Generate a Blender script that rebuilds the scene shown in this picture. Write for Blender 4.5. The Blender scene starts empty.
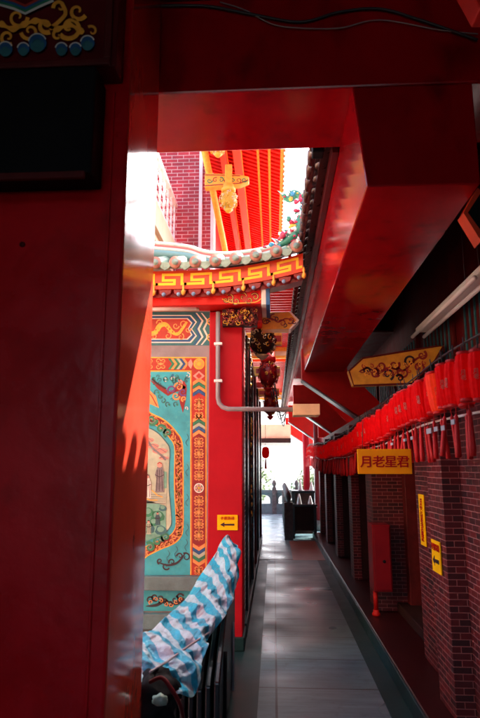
import bpy, bmesh, math, random
from math import radians, sin, cos, tan, pi, sqrt, atan2
from mathutils import Vector, Matrix, noise
random.seed(7)
S = bpy.context.scene
col = S.collection

# ------------------------------------------------------------------ camera
CAM_H = 1.5
PITCH, YAW = radians(10.75), radians(3.33)
FPX = 574.0                                  # focal length in photo pixels (photo 480 x 718)
cd = bpy.data.cameras.new('camera'); cam = bpy.data.objects.new('camera', cd); col.objects.link(cam)
cam.location = (0, 0, CAM_H)
cam.rotation_euler = (pi/2 + PITCH, 0, YAW)
cd.sensor_fit = 'VERTICAL'; cd.sensor_height = 36.0; cd.lens = 36.0*FPX/718.0
cd.clip_start = 0.05; cd.clip_end = 3000
cd.dof.use_dof = True; cd.dof.focus_distance = 5.6; cd.dof.aperture_fstop = 3.2
S.camera = cam

# ------------------------------------------------------------------ sky and sun
SUN = Vector((0.69, 0.98, 1.62)).normalized()          # direction towards the sun
elev = math.asin(SUN.z); azi = atan2(SUN.x, SUN.y)
W = bpy.data.worlds.new('World'); S.world = W; W.use_nodes = True
wn = W.node_tree.nodes; bg = wn['Background']
sky = wn.new('ShaderNodeTexSky'); sky.sky_type = 'NISHITA'; sky.sun_disc = False
sky.sun_elevation = elev; sky.sun_rotation = azi
sky.air_density = 0.75; sky.dust_density = 6.0; sky.ozone_density = 1.0
W.node_tree.links.new(sky.outputs[0], bg.inputs[0]); bg.inputs[1].default_value = 0.15
sd = bpy.data.lights.new('sun', 'SUN'); sd.energy = 5.0; sd.angle = radians(0.5); sd.color = (1.0, 0.94, 0.84)
sun = bpy.data.objects.new('sun', sd); col.objects.link(sun)
sun.rotation_mode = 'QUATERNION'; sun.rotation_quaternion = SUN.to_track_quat('Z', 'Y')
S.view_settings.view_transform = 'Standard'; S.view_settings.look = 'None'
S.view_settings.gamma = 1.0; S.view_settings.use_curve_mapping = False
S.view_settings.exposure = 2.9
S.cycles.max_bounces = 8; S.cycles.diffuse_bounces = 5; S.cycles.glossy_bounces = 4

# ------------------------------------------------------------------ measuring: a photo pixel on a known plane -> metres
_f = Vector((-sin(YAW)*cos(PITCH), cos(YAW)*cos(PITCH), sin(PITCH)))
_r = Vector((cos(YAW), sin(YAW), 0)); _u = _r.cross(_f)
def at(px, py, X=None, Y=None, Z=None):
    d = _f*FPX + _r*(px-240) + _u*(359-py)
    t = Y/d.y if Y is not None else X/d.x if X is not None else (Z-CAM_H)/d.z
    return Vector((0, 0, CAM_H)) + d*t

# ------------------------------------------------------------------ materials
def mat(name, color, rough=0.5, metal=0.0, spec=0.5, coat=0.0, emis=None, es=0.0, var=0.0, vscale=4.0, bump=0.0, bscale=30.0, trans=0.0, stretch=None, rvar=0.0, dirt=None):
    m = bpy.data.materials.new(name); m.use_nodes = True
    nt = m.node_tree; N = nt.nodes; L = nt.links; b = N['Principled BSDF']
    b.inputs['Base Color'].default_value = (*color, 1); b.inputs['Roughness'].default_value = rough
    b.inputs['Metallic'].default_value = metal; b.inputs['Specular IOR Level'].default_value = spec
    b.inputs['Coat Weight'].default_value = coat; b.inputs['Coat Roughness'].default_value = 0.08
    if emis: b.inputs['Emission Color'].default_value = (*emis, 1); b.inputs['Emission Strength'].default_value = es
    tc = N.new('ShaderNodeTexCoord'); mp = N.new('ShaderNodeMapping'); L.new(tc.outputs['Object'], mp.inputs[0])
    if stretch: mp.inputs['Scale'].default_value = stretch
    if var > 0 or rvar > 0:
        n = N.new('ShaderNodeTexNoise'); n.inputs['Scale'].default_value = vscale; n.inputs['Detail'].default_value = 6; n.inputs['Roughness'].default_value = .6
        L.new(mp.outputs[0], n.inputs[0])
        if var > 0:
            r = N.new('ShaderNodeMapRange'); r.inputs[1].default_value = .3; r.inputs[2].default_value = .7
            r.inputs[3].default_value = 1-var; r.inputs[4].default_value = 1+var; L.new(n.outputs[0], r.inputs[0])
            mx = N.new('ShaderNodeVectorMath'); mx.operation = 'SCALE'; mx.inputs[0].default_value = color; L.new(r.outputs[0], mx.inputs[3])
            last = mx.outputs[0]
            if dirt:
                n3 = N.new('ShaderNodeTexNoise'); n3.inputs['Scale'].default_value = vscale*2.7; n3.inputs['Detail'].default_value = 8
                L.new(mp.outputs[0], n3.inputs[0])
                r3 = N.new('ShaderNodeMapRange'); r3.inputs[1].default_value = .55; r3.inputs[2].default_value = .75; L.new(n3.outputs[0], r3.inputs[0])
                mm = N.new('ShaderNodeMix'); mm.data_type = 'RGBA'; L.new(r3.outputs[0], mm.inputs[0]); L.new(last, mm.inputs[6]); mm.inputs[7].default_value = (*dirt, 1)
                last = mm.outputs[2]
            L.new(last, b.inputs['Base Color'])
        if rvar > 0:
            r2 = N.new('ShaderNodeMapRange'); r2.inputs[1].default_value = .3; r2.inputs[2].default_value = .7
            r2.inputs[3].default_value = max(0.02, rough-rvar); r2.inputs[4].default_value = rough+rvar; L.new(n.outputs[0], r2.inputs[0])
            L.new(r2.outputs[0], b.inputs['Roughness'])
    if bump > 0:
        n2 = N.new('ShaderNodeTexNoise'); n2.inputs['Scale'].default_value = bscale; n2.inputs['Detail'].default_value = 4
        L.new(mp.outputs[0], n2.inputs[0])
        bp = N.new('ShaderNodeBump'); bp.inputs['Strength'].default_value = bump; bp.inputs['Distance'].default_value = 0.01
        L.new(n2.outputs[0], bp.inputs['Height']); L.new(bp.outputs[0], b.inputs['Normal'])
    return m

def brick_mat(name, c1, c2, mortar, bw, bh, ms=0.004, rough=0.3, bump=0.4):
    m = bpy.data.materials.new(name); m.use_nodes = True
    nt = m.node_tree; N = nt.nodes; L = nt.links; b = N['Principled BSDF']
    g = N.new('ShaderNodeNewGeometry'); sp = N.new('ShaderNodeSeparateXYZ'); sn = N.new('ShaderNodeSeparateXYZ')
    L.new(g.outputs['Position'], sp.inputs[0]); L.new(g.outputs['True Normal'], sn.inputs[0])
    ab = N.new('ShaderNodeMath'); ab.operation = 'ABSOLUTE'; L.new(sn.outputs[0], ab.inputs[0])
    gt = N.new('ShaderNodeMath'); gt.operation = 'GREATER_THAN'; gt.inputs[1].default_value = .5; L.new(ab.outputs[0], gt.inputs[0])
    mx = N.new('ShaderNodeMix'); L.new(gt.outputs[0], mx.inputs[0]); L.new(sp.outputs[0], mx.inputs[2]); L.new(sp.outputs[1], mx.inputs[3])
    cb = N.new('ShaderNodeCombineXYZ'); L.new(mx.outputs[0], cb.inputs[0]); L.new(sp.outputs[2], cb.inputs[1])
    br = N.new('ShaderNodeTexBrick'); L.new(cb.outputs[0], br.inputs[0]); br.inputs['Scale'].default_value = 1
    br.inputs['Color1'].default_value = (*c1, 1); br.inputs['Color2'].default_value = (*c2, 1); br.inputs['Mortar'].default_value = (*mortar, 1)
    br.inputs['Brick Width'].default_value = bw; br.inputs['Row Height'].default_value = bh; br.inputs['Mortar Size'].default_value = ms
    br.inputs['Mortar Smooth'].default_value = .15; br.inputs['Bias'].default_value = 0
    n = N.new('ShaderNodeTexNoise'); n.inputs['Scale'].default_value = 2.5; n.inputs['Detail'].default_value = 6; L.new(g.outputs['Position'], n.inputs[0])
    r = N.new('ShaderNodeMapRange'); r.inputs[1].default_value = .3; r.inputs[2].default_value = .7; r.inputs[3].default_value = .65; r.inputs[4].default_value = 1.3; L.new(n.outputs[0], r.inputs[0])
    sc = N.new('ShaderNodeVectorMath'); sc.operation = 'SCALE'; L.new(br.outputs[0], sc.inputs[0]); L.new(r.outputs[0], sc.inputs[3]); L.new(sc.outputs[0], b.inputs['Base Color'])
    rr = N.new('ShaderNodeMapRange'); rr.inputs[3].default_value = rough; rr.inputs[4].default_value = .8; L.new(br.outputs[1], rr.inputs[0]); L.new(rr.outputs[0], b.inputs['Roughness'])
    iv = N.new('ShaderNodeMath'); iv.operation = 'SUBTRACT'; iv.inputs[0].default_value = 1; L.new(br.outputs[1], iv.inputs[1])
    bp = N.new('ShaderNodeBump'); bp.inputs['Strength'].default_value = bump; bp.inputs['Distance'].default_value = 0.004
    L.new(iv.outputs[0], bp.inputs['Height']); L.new(bp.outputs[0], b.inputs['Normal'])
    return m

M = {}
M['red_gloss'] = mat('red_gloss', (.38, .0015, .006), .14, coat=.0, spec=.34, var=.22, vscale=2.2, bump=.06, bscale=5, rvar=.03, stretch=(1, 1, .55), dirt=(.22, .003, .006))
M['red_pillar'] = mat('red_pillar', (.52, .05, .026), .12, spec=.55, coat=.2, var=.2, vscale=3, bump=.13, bscale=6, stretch=(1, 1, .35), rvar=.03)  # side-face copy of the pillar red, shifted to orange so sunlight looks peach
M['red_front'] = mat('red_front', (.58, .002, .008), .3, spec=.3, var=.3, vscale=1.8, bump=.25, bscale=14, rvar=.1, dirt=(.42, .002, .006))
M['red_dark'] = mat('red_dark', (.30, .004, .008), .35, var=.2, vscale=2, bump=.15, bscale=12, rvar=.1)
M['red_pier'] = mat('red_pier', (.44, .002, .012), .5, spec=.25, var=.14, vscale=2.5, bump=.12, bscale=25, rvar=.1)
M['red_bright'] = mat('red_bright', (.62, .010, .006), .45, spec=.3, var=.12, vscale=6)
M['red_orange'] = mat('red_orange', (.66, .045, .006), .45, var=.12, vscale=6)
M['maroon'] = mat('maroon', (.10, .006, .008), .5, spec=.12, var=.3, vscale=5, rvar=.1, bump=.1)
M['dark_wood'] = mat('dark_wood', (.035, .012, .01), .6, spec=.25, var=.4, vscale=8, bump=.2, stretch=(1, .2, 1))
M['dark_red_wood'] = mat('dark_red_wood', (.10, .008, .008), .6, spec=.25, var=.3, vscale=8, bump=.2)
M['black'] = mat('black', (.006, .006, .007), .6, spec=.12, var=.3)
M['black_gloss'] = mat('black_gloss', (.006, .009, .011), .24, spec=.4, var=.3, bump=.1)
M['glass_dark'] = mat('glass_dark', (.01, .012, .016), .15, spec=.3)
M['gold'] = mat('gold', (.88, .45, .05), .4, var=.2, vscale=20)
M['gold_paint'] = mat('gold_paint', (.92, .46, .05), .5, var=.2, vscale=20)
M['ochre'] = mat('ochre', (.66, .36, .03), .5, var=.2, vscale=12)
M['orange_gold'] = mat('orange_gold', (1.0, .42, .04), .5, var=.25, vscale=15)
M['fret_gold'] = mat('fret_gold', (1.0, .60, .04), .5, spec=.2)
M['cream'] = mat('cream', (.75, .62, .42), .55, var=.1)
M['yellow_sign'] = mat('yellow_sign', (1.0, .60, .0), .5, spec=.2, var=.08)
M['sign_red'] = mat('sign_red', (.42, .002, .002), .5, spec=.2)
M['sign_black'] = mat('sign_black', (.03, .012, .02), .4)
M['mural_turq'] = mat('mural_turq', (.035, .40, .48), .55, var=.2, vscale=7, dirt=(.07, .45, .47))
M['mural_red'] = mat('mural_red', (.46, .035, .02), .5, var=.2, vscale=9)
M['mural_darkred'] = mat('mural_darkred', (.27, .02, .02), .5, var=.2, vscale=9)
M['mural_orange'] = mat('mural_orange', (.80, .33, .10), .5, var=.15, vscale=15)
M['mural_green'] = mat('mural_green', (.02, .22, .11), .5, var=.2, vscale=15)
M['mural_blue'] = mat('mural_blue', (.015, .10, .26), .5, var=.2, vscale=15)
M['mural_teal'] = mat('mural_teal', (.03, .16, .18), .5, var=.2, vscale=15)
M['mural_cream'] = mat('mural_cream', (.46, .52, .38), .55, var=.2, vscale=6, dirt=(.30, .42, .33))
M['mural_pale_green'] = mat('mural_pale_green', (.16, .40, .30), .55, var=.35, vscale=9)
M['mural_pink'] = mat('mural_pink', (.70, .32, .26), .55, var=.15)
M['mural_grey'] = mat('mural_grey', (.20, .19, .20), .55, var=.3, vscale=30)
M['mural_black'] = mat('mural_black', (.03, .02, .03), .5)
M['mural_white'] = mat('mural_white', (.75, .72, .66), .5, var=.1)
M['mural_purple'] = mat('mural_purple', (.14, .06, .24), .5)
M['mauve_stone'] = mat('mauve_stone', (.26, .215, .23), .5, var=.18, vscale=6, bump=.2, bscale=60)
M['grey_stone'] = mat('grey_stone', (.11, .19, .20), .45, var=.2, vscale=9, bump=.25, bscale=60)
M['dark_stone'] = mat('dark_stone', (.10, .105, .10), .6, var=.45, vscale=14, bump=.7, bscale=22)
M['pipe_grey'] = mat('pipe_grey', (.30, .28, .30), .4, var=.12)
M['box_tan'] = mat('box_tan', (.75, .52, .28), .6, var=.12, vscale=8)
M['tube_white'] = mat('tube_white', (.88, .88, .86), .3)
M['tile_pink'] = mat('tile_pink', (.40, .17, .12), .4, var=.25, vscale=30)
M['tile_grey'] = mat('tile_grey', (.22, .31, .25), .35, var=.3, vscale=20)
M['tile_dark'] = mat('tile_dark', (.055, .014, .014), .35, var=.5, vscale=12, rvar=.15)
M['tile_orange'] = mat('tile_orange', (.45, .16, .05), .3, var=.3, vscale=10)
M['ridge_white'] = mat('ridge_white', (.55, .60, .56), .5, var=.15, vscale=14)
M['ridge_pink'] = mat('ridge_pink', (.55, .14, .12), .5, var=.15)
M['ridge_teal'] = mat('ridge_teal', (.16, .30, .30), .5, var=.2)
M['lime'] = mat('lime', (.05, .24, .15), .4, var=.3, vscale=20)
M['ceramic_red'] = mat('ceramic_red', (.50, .03, .08), .25, var=.3, vscale=20)
M['ceramic_white'] = mat('ceramic_white', (.75, .72, .68), .25, var=.15)
M['ceramic_blue'] = mat('ceramic_blue', (.05, .25, .40), .25, var=.2)
M['blue_bead'] = mat('blue_bead', (.20, .32, .48), .3)
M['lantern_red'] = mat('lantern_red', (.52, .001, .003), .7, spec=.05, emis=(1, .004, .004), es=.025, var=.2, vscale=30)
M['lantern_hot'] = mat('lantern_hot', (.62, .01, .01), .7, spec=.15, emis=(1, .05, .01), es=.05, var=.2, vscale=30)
M['tassel_red'] = mat('tassel_red', (.62, .003, .005), .6, var=.25, vscale=60, stretch=(3, 3, .3))
M['card_white'] = mat('card_white', (.40, .45, .50), .3)
M['white_paint'] = mat('white_paint', (.74, .72, .72), .5, var=.08)
M['wire'] = mat('wire', (.02, .02, .022), .5)
M['wire_pale'] = mat('wire_pale', (.30, .22, .22), .4)
M['tarp_cloth'] = None
M['hyd_red'] = mat('hyd_red', (.20, .003, .008), .5, spec=.2, var=.15, vscale=4, rvar=.06)
M['dist_wall'] = mat('dist_wall', (.60, .60, .58), .8, var=.1, vscale=.3)
M['dist_glass'] = mat('dist_glass', (.42, .46, .47), .4)  # window colour paled to put distance haze into it
M['terracotta'] = mat('terracotta', (.34, .12, .07), .35, var=.15, vscale=3)
M['leaf'] = mat('leaf', (.06, .10, .03), .6, var=.4, vscale=5)
M['bark'] = mat('bark', (.10, .07, .05), .8, var=.3)
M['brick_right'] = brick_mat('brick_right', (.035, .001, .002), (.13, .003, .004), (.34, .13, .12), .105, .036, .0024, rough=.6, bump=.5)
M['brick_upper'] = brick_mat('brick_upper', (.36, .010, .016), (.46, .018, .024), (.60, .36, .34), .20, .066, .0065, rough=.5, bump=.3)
M['brick_left'] = brick_mat('brick_left', (.20, .012, .014), (.28, .02, .02), (.55, .46, .40), .115, .05, .006, rough=.2, bump=.5)

def floor_mat():
    m = bpy.data.materials.new('stone_slab'); m.use_nodes = True; N = m.node_tree.nodes; L = m.node_tree.links; b = N['Principled BSDF']
    tc = N.new('ShaderNodeTexCoord')
    br = N.new('ShaderNodeTexBrick'); L.new(tc.outputs['Object'], br.inputs[0]); br.inputs['Scale'].default_value = 1
    br.inputs['Brick Width'].default_value = 9.0; br.inputs['Row Height'].default_value = .62; br.inputs['Mortar Size'].default_value = .008
    br.offset = 0.0
    br.inputs['Color1'].default_value = (.09, .165, .18, 1); br.inputs['Color2'].default_value = (.125, .205, .22, 1); br.inputs['Mortar'].default_value = (.03, .035, .04, 1)
    mp = N.new('ShaderNodeMapping'); mp.inputs['Scale'].default_value = (.5, 3.5, 1); L.new(tc.outputs['Object'], mp.inputs[0])
    n = N.new('ShaderNodeTexNoise'); n.inputs['Scale'].default_value = 4; n.inputs['Detail'].default_value = 9; n.inputs['Roughness'].default_value = .65; L.new(mp.outputs[0], n.inputs[0])
    r = N.new('ShaderNodeMapRange'); r.inputs[1].default_value = .3; r.inputs[2].default_value = .7; r.inputs[3].default_value = .62; r.inputs[4].default_value = 1.3; L.new(n.outputs[0], r.inputs[0])
    sc = N.new('ShaderNodeVectorMath'); sc.operation = 'SCALE'; L.new(br.outputs[0], sc.inputs[0]); L.new(r.outputs[0], sc.inputs[3]); n4 = N.new('ShaderNodeTexNoise'); n4.inputs['Scale'].default_value = 9; n4.inputs['Detail'].default_value = 10; n4.inputs['Roughness'].default_value = .7; L.new(tc.outputs['Object'], n4.inputs[0])
    r4 = N.new('ShaderNodeMapRange'); r4.inputs[1].default_value = .54; r4.inputs[2].default_value = .72; r4.inputs[3].default_value = 0; r4.inputs[4].default_value = .6; L.new(n4.outputs[0], r4.inputs[0])
    m4 = N.new('ShaderNodeMix'); m4.data_type = 'RGBA'; L.new(r4.outputs[0], m4.inputs[0]); L.new(sc.outputs[0], m4.inputs[6]); m4.inputs[7].default_value = (.05, .06, .06, 1); L.new(m4.outputs[2], b.inputs['Base Color'])
    n2 = N.new('ShaderNodeTexNoise'); n2.inputs['Scale'].default_value = 1.6; n2.inputs['Detail'].default_value = 1; L.new(tc.outputs['Object'], n2.inputs[0])
    r2 = N.new('ShaderNodeMapRange'); r2.inputs[1].default_value = .3; r2.inputs[2].default_value = .7; r2.inputs[3].default_value = .22; r2.inputs[4].default_value = .5; L.new(n2.outputs[0], r2.inputs[0]); L.new(r2.outputs[0], b.inputs['Roughness'])
    bp = N.new('ShaderNodeBump'); bp.inputs['Strength'].default_value = .5; bp.inputs['Distance'].default_value = .003; L.new(br.outputs[1], bp.inputs['Height']); bp.invert = True; L.new(bp.outputs[0], b.inputs['Normal'])
    return m
M['slab'] = floor_mat()
M['floor_dark'] = mat('floor_dark', (.014, .042, .042), .42, spec=.2, var=.3, vscale=3, rvar=.08)
M['kerb_paint'] = mat('kerb_paint', (.035, .003, .004), .4, spec=.3, var=.3, vscale=4)
M['porch_stone'] = mat('porch_stone', (.09, .09, .09), .7, var=.2, vscale=3)
M['courtyard_stone'] = mat('courtyard_stone', (.45, .46, .44), .7, var=.15, vscale=3)
M['terrace'] = mat('terrace', (.30, .52, .56), .3, var=.12, vscale=2, rvar=.12)

def tarp_mat():
    m = bpy.data.materials.new('striped_tarp'); m.use_nodes = True; N = m.node_tree.nodes; L = m.node_tree.links; b = N['Principled BSDF']
    uv = N.new('ShaderNodeUVMap'); uv.uv_map = 'uv'
    sp = N.new('ShaderNodeSeparateXYZ'); L.new(uv.outputs[0], sp.inputs[0])
    s = N.new('ShaderNodeMath'); s.operation = 'MULTIPLY'; s.inputs[1].default_value = 14.0; L.new(sp.outputs[0], s.inputs[0])
    f = N.new('ShaderNodeMath'); f.operation = 'FRACT'; L.new(s.outputs[0], f.inputs[0])
    g = N.new('ShaderNodeMath'); g.operation = 'GREATER_THAN'; g.inputs[1].default_value = .48; L.new(f.outputs[0], g.inputs[0])
    n = N.new('ShaderNodeTexNoise'); n.inputs['Scale'].default_value = 14; n.inputs['Detail'].default_value = 5
    mx = N.new('ShaderNodeMix'); mx.data_type = 'RGBA'; L.new(g.outputs[0], mx.inputs[0]); mx.inputs[6].default_value = (.012, .36, .54, 1); mx.inputs[7].default_value = (.34, .56, .64, 1)
    r = N.new('ShaderNodeMapRange'); r.inputs[1].default_value = .3; r.inputs[2].default_value = .7; r.inputs[3].default_value = .75; r.inputs[4].default_value = 1.2; L.new(n.outputs[0], r.inputs[0])
    sc = N.new('ShaderNodeVectorMath'); sc.operation = 'SCALE'; L.new(mx.outputs[2], sc.inputs[0]); L.new(r.outputs[0], sc.inputs[3]); L.new(sc.outputs[0], b.inputs['Base Color'])
    b.inputs['Roughness'].default_value = .32
    tc = N.new('ShaderNodeTexCoord'); n2 = N.new('ShaderNodeTexNoise'); n2.inputs['Scale'].default_value = 26; n2.inputs['Detail'].default_value = 6; L.new(tc.outputs['Object'], n2.inputs[0])
    bp = N.new('ShaderNodeBump'); bp.inputs['Strength'].default_value = .9; bp.inputs['Distance'].default_value = .016; L.new(n2.outputs[0], bp.inputs['Height']); L.new(bp.outputs[0], b.inputs['Normal'])
    return m
M['tarp_cloth'] = tarp_mat()

# ------------------------------------------------------------------ mesh builder
class MB:
    def __init__(self): self.v = []; self.f = []; self.m = []; self.s = []; self.names = []
    def mi(self, m):
        if m not in self.names: self.names.append(m)
        return self.names.index(m)
    def add(self, vs, fs, m, smooth=False):
        o = len(self.v); self.v += [tuple(v) for v in vs]; k = self.mi(m)
        for f in fs: self.f.append([i+o for i in f]); self.m.append(k); self.s.append(smooth)
        return self
    def box(self, x0, x1, y0, y1, z0, z1, m):
        vs = [(x, y, z) for z in (z0, z1) for y in (y0, y1) for x in (x0, x1)]
        return self.add(vs, [(0,2,3,1), (4,5,7,6), (0,1,5,4), (2,6,7,3), (0,4,6,2), (1,3,7,5)], m)
    def prism(self, pts, axis, a, b, m):
        """extrude a 2D outline along an axis: 'y' -> pts (x,z); 'x' -> pts (y,z); 'z' -> pts (x,y)"""
        n = len(pts)
        def mk(p, t): return (p[0], t, p[1]) if axis == 'y' else (t, p[0], p[1]) if axis == 'x' else (p[0], p[1], t)
        vs = [mk(p, a) for p in pts] + [mk(p, b) for p in pts]
        fs = [tuple(range(n)), tuple(range(2*n-1, n-1, -1))] + [(i, i+n, (i+1) % n + n, (i+1) % n) for i in range(n)]
        return self.add(vs, fs, m)
    def hexa(self, p, m):      # 8 corners: 4 near ring, 4 far ring
        return self.add(p, [(0,1,2,3), (7,6,5,4), (0,4,5,1), (1,5,6,2), (2,6,7,3), (3,7,4,0)], m)
    def tube(self, pts, r, m, n=8, caps=True, closed=False):
        P = [Vector(p) for p in pts]; R = r if isinstance(r, (list, tuple)) else [r]*len(P)
        vs = []; fs = []; up = None
        for i, p in enumerate(P):
            if i == 0: t = P[1]-P[0]
            elif i == len(P)-1: t = P[-1]-P[-2]
            else: t = P[i+1]-P[i-1]
            t.normalize()
            if up is None: up = Vector((0, 0, 1)) if abs(t.z) < .9 else Vector((1, 0, 0))
            a = t.cross(up); a.normalize(); b2 = a.cross(t); b2.normalize(); up = b2
            for k in range(n):
                th = 2*pi*k/n; vs.append(p + (a*cos(th)+b2*sin(th))*R[i])
        for i in range(len(P)-1):
            for k in range(n): fs.append((i*n+k, i*n+(k+1) % n, (i+1)*n+(k+1) % n, (i+1)*n+k))
        if caps: fs.append(tuple(range(n-1, -1, -1))); fs.append(tuple((len(P)-1)*n+k for k in range(n)))
        return self.add(vs, fs, m, True)
    def lathe(self, prof, c, m, n=16, rib=0.0, ribn=0, axis='z'):
        vs = []; fs = []
        for (r, h) in prof:
            for k in range(n):
                th = 2*pi*k/n; rr = r*(1+rib*cos(ribn*th)) if ribn else r
                a, b2 = rr*cos(th), rr*sin(th)
                vs.append((c[0]+a, c[1]+b2, c[2]+h) if axis == 'z' else (c[0]+a, c[1]+h, c[2]+b2) if axis == 'y' else (c[0]+h, c[1]+a, c[2]+b2))
        for i in range(len(prof)-1):
            for k in range(n): fs.append((i*n+k, i*n+(k+1) % n, (i+1)*n+(k+1) % n, (i+1)*n+k))
        fs.append(tuple(range(n-1, -1, -1))); fs.append(tuple((len(prof)-1)*n+k for k in range(n)))
        return self.add(vs, fs, m, True)
    def blob(self, c, r, m, n=10, amp=.2, sq=(1, 1, 1), seed=0):
        vs = []; fs = []; rings = max(4, n//2+1)
        for i in range(rings+1):
            ph = pi*i/rings
            for k in range(n):
                th = 2*pi*k/n; d = Vector((sin(ph)*cos(th), sin(ph)*sin(th), cos(ph)))
                q = r*(1+amp*noise.noise(d*2.2+Vector((seed*3.1, seed, 0))))
                vs.append((c[0]+d.x*q*sq[0], c[1]+d.y*q*sq[1], c[2]+d.z*q*sq[2]))
        for i in range(rings):
            for k in range(n): fs.append((i*n+k, i*n+(k+1) % n, (i+1)*n+(k+1) % n, (i+1)*n+k))
        return self.add(vs, fs, m, True)
    def build(self, name, parent=None, bevel=0.0, uv=None, world=True):
        me = bpy.data.meshes.new(name); me.from_pydata(self.v, [], self.f)
        for nm in self.names: me.materials.append(M[nm])
        me.polygons.foreach_set('material_index', self.m); me.polygons.foreach_set('use_smooth', self.s)
        if uv:
            lay = me.uv_layers.new(name='uv')
            for l in me.loops: lay.data[l.index].uv = uv[l.vertex_index]
        me.update(); o = bpy.data.objects.new(name, me); col.objects.link(o)
        if parent:
            o.parent = parent
            if world:
                b = parent; T = Vector((0, 0, 0))
                while b: T = T + b.location; b = b.parent
                o.location = -T
        if bevel > 0:
            bv = o.modifiers.new('bevel', 'BEVEL'); bv.width = bevel; bv.segments = 2; bv.limit_method = 'ANGLE'; bv.angle_limit = radians(50)
        return o

def tag(o, label, cat, group=None):
    o['label'] = label; o['category'] = cat
    if group: o['group'] = group
    return o
def thing(name, label, cat, loc=(0, 0, 0), group=None):
    o = bpy.data.objects.new(name, None); col.objects.link(o); o.location = loc; o.empty_display_size = .2
    return tag(o, label, cat, group)
def structure(o): o['kind'] = 'structure'; return o
def copy_thing(root, loc, label=None):
    r = root.copy(); col.objects.link(r); r.location = loc
    if label: r['label'] = label
    def rec(a, b):
        for ch in list(a.children):
            c = ch.copy(); col.objects.link(c); c.parent = b; rec(ch, c)
    rec(root, r); return r

def text(name, s, size, m, loc, rot=(pi/2, 0, 0), parent=None, thick=0.0015, bold=0.0, xs=1.0, align='CENTER', spacing=1.0, line=1.0):
    cu = bpy.data.curves.new(name, 'FONT'); cu.body = s; cu.size = size; cu.align_x = align; cu.align_y = 'CENTER'; cu.extrude = thick; cu.offset = bold
    cu.space_character = spacing; cu.space_line = line
    o = bpy.data.objects.new(name, cu); col.objects.link(o); bpy.context.view_layer.update()
    me = bpy.data.meshes.new_from_object(o.evaluated_get(bpy.context.evaluated_depsgraph_get()))
    bpy.data.objects.remove(o); me.materials.clear(); me.materials.append(M[m])
    o = bpy.data.objects.new(name, me); col.objects.link(o); o.rotation_euler = rot; o.scale = (xs, 1, 1)
    L = Vector(loc)
    if parent:
        o.parent = parent; b = parent; T = Vector((0, 0, 0))
        while b: T = T + b.location; b = b.parent
        L = L - T
    o.location = L
    return o

# flat painter: paints polygons and ribbons a hair proud of a plane; tf maps (a,b,layer) -> xyz
class Paint(MB):
    def __init__(self, tf): super().__init__(); self.tf = tf
    def poly(self, pts, m, ly=1): return self.add([self.tf(a, b, ly) for a, b in pts], [tuple(range(len(pts)))], m)
    def disc(self, a, b, r, m, ly=1, n=16, ra=None):
        ra = ra or r
        return self.poly([(a+ra*cos(2*pi*k/n), b+r*sin(2*pi*k/n)) for k in range(n)], m, ly)
    def ribbon(self, pts, w, m, ly=1, closed=False):
        P = [Vector(p) for p in pts]; n = len(P); Wd = w if isinstance(w, (list, tuple)) else [w]*n
        vs = []
        for i in range(n):
            a = P[(i-1) % n] if (closed or i > 0) else P[i]; b = P[(i+1) % n] if (closed or i < n-1) else P[i]
            t = (b-a); t = t.normalized() if t.length > 1e-9 else Vector((1, 0))
            q = Vector((-t.y, t.x))*Wd[i]*.5
            vs += [self.tf(*(P[i]+q), ly), self.tf(*(P[i]-q), ly)]
        k = n if closed else n-1
        return self.add(vs, [(2*i, 2*i+1, (2*i+3) % (2*n), (2*i+2) % (2*n)) for i in range(k)], m)
    def scroll(self, a, b, r, turns, ang, w, m, ly=1, d=1):
        pts = []; N = int(14*turns)+4
        for i in range(N+1):
            t = i/N; q = r*(1-t)**.8 + r*.12; th = ang + d*2*pi*turns*t
            pts.append((a+q*cos(th), b+q*sin(th)))
        return self.ribbon(pts, [w*(1-.55*i/N) for i in range(N+1)], m, ly)
def plane_px(Y, dy=0.0012):
    def tf(a, b, ly):
        p = at(a, b, Y=Y); return (p.x, Y-dy*ly, p.z)
    return tf
def spline(pts, n=8):
    P = [Vector(p) for p in pts]; out = []
    for i in range(len(P)-1):
        p0 = P[max(i-1, 0)]; p1 = P[i]; p2 = P[i+1]; p3 = P[min(i+2, len(P)-1)]
        for k in range(n):
            t = k/n; out.append(.5*((2*p1)+(p2-p0)*t+(2*p0-5*p1+4*p2-p3)*t*t+(3*p1-p0-3*p2+p3)*t**3))
    out.append(P[-1]); return out

exec_order = []
# ================================================================== THE SETTING
structure(MB().box(-9, 9, -30, 12.3, -.3, 0, 'floor_dark').build('floor'))
structure(MB().box(-.12, .70, -3, 10.0, .0, .004, 'slab').build('path'))
structure(MB().box(-.27, .848, 10.0, 12.5, .0, .005, 'terracotta').build('pavement'))
structure(MB().box(-.27, .30, 10.02, 12.5, .005, .009, 'slab').build('paving_slabs'))
structure(MB().box(-14, 14, 12.3, 21, -.3, .002, 'terrace').build('terrace'))
structure(MB().box(-8, 2.55, -30, -1.0, 0, .006, 'porch_stone').build('porch_paving'))  # unseen ground behind the camera, added to bounce light onto the front faces
structure(MB().box(-9, -.62, 2.8, 5.15, 0, .006, 'courtyard_stone').build('courtyard_paving'))  # pale paving added to bounce neutral light onto the mural
structure(MB().box(-400, 400, 21, 900, -3.3, -3.0, 'dist_wall').build('ground'))
structure(MB().box(.85, 9, -6, 13.2, .0, .11, 'kerb_paint').build('kerb', bevel=.012))
structure(MB().box(.835, .85, -6, 13.2, 0, .113, 'floor_dark').build('kerb_edge', bevel=.004))

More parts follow.
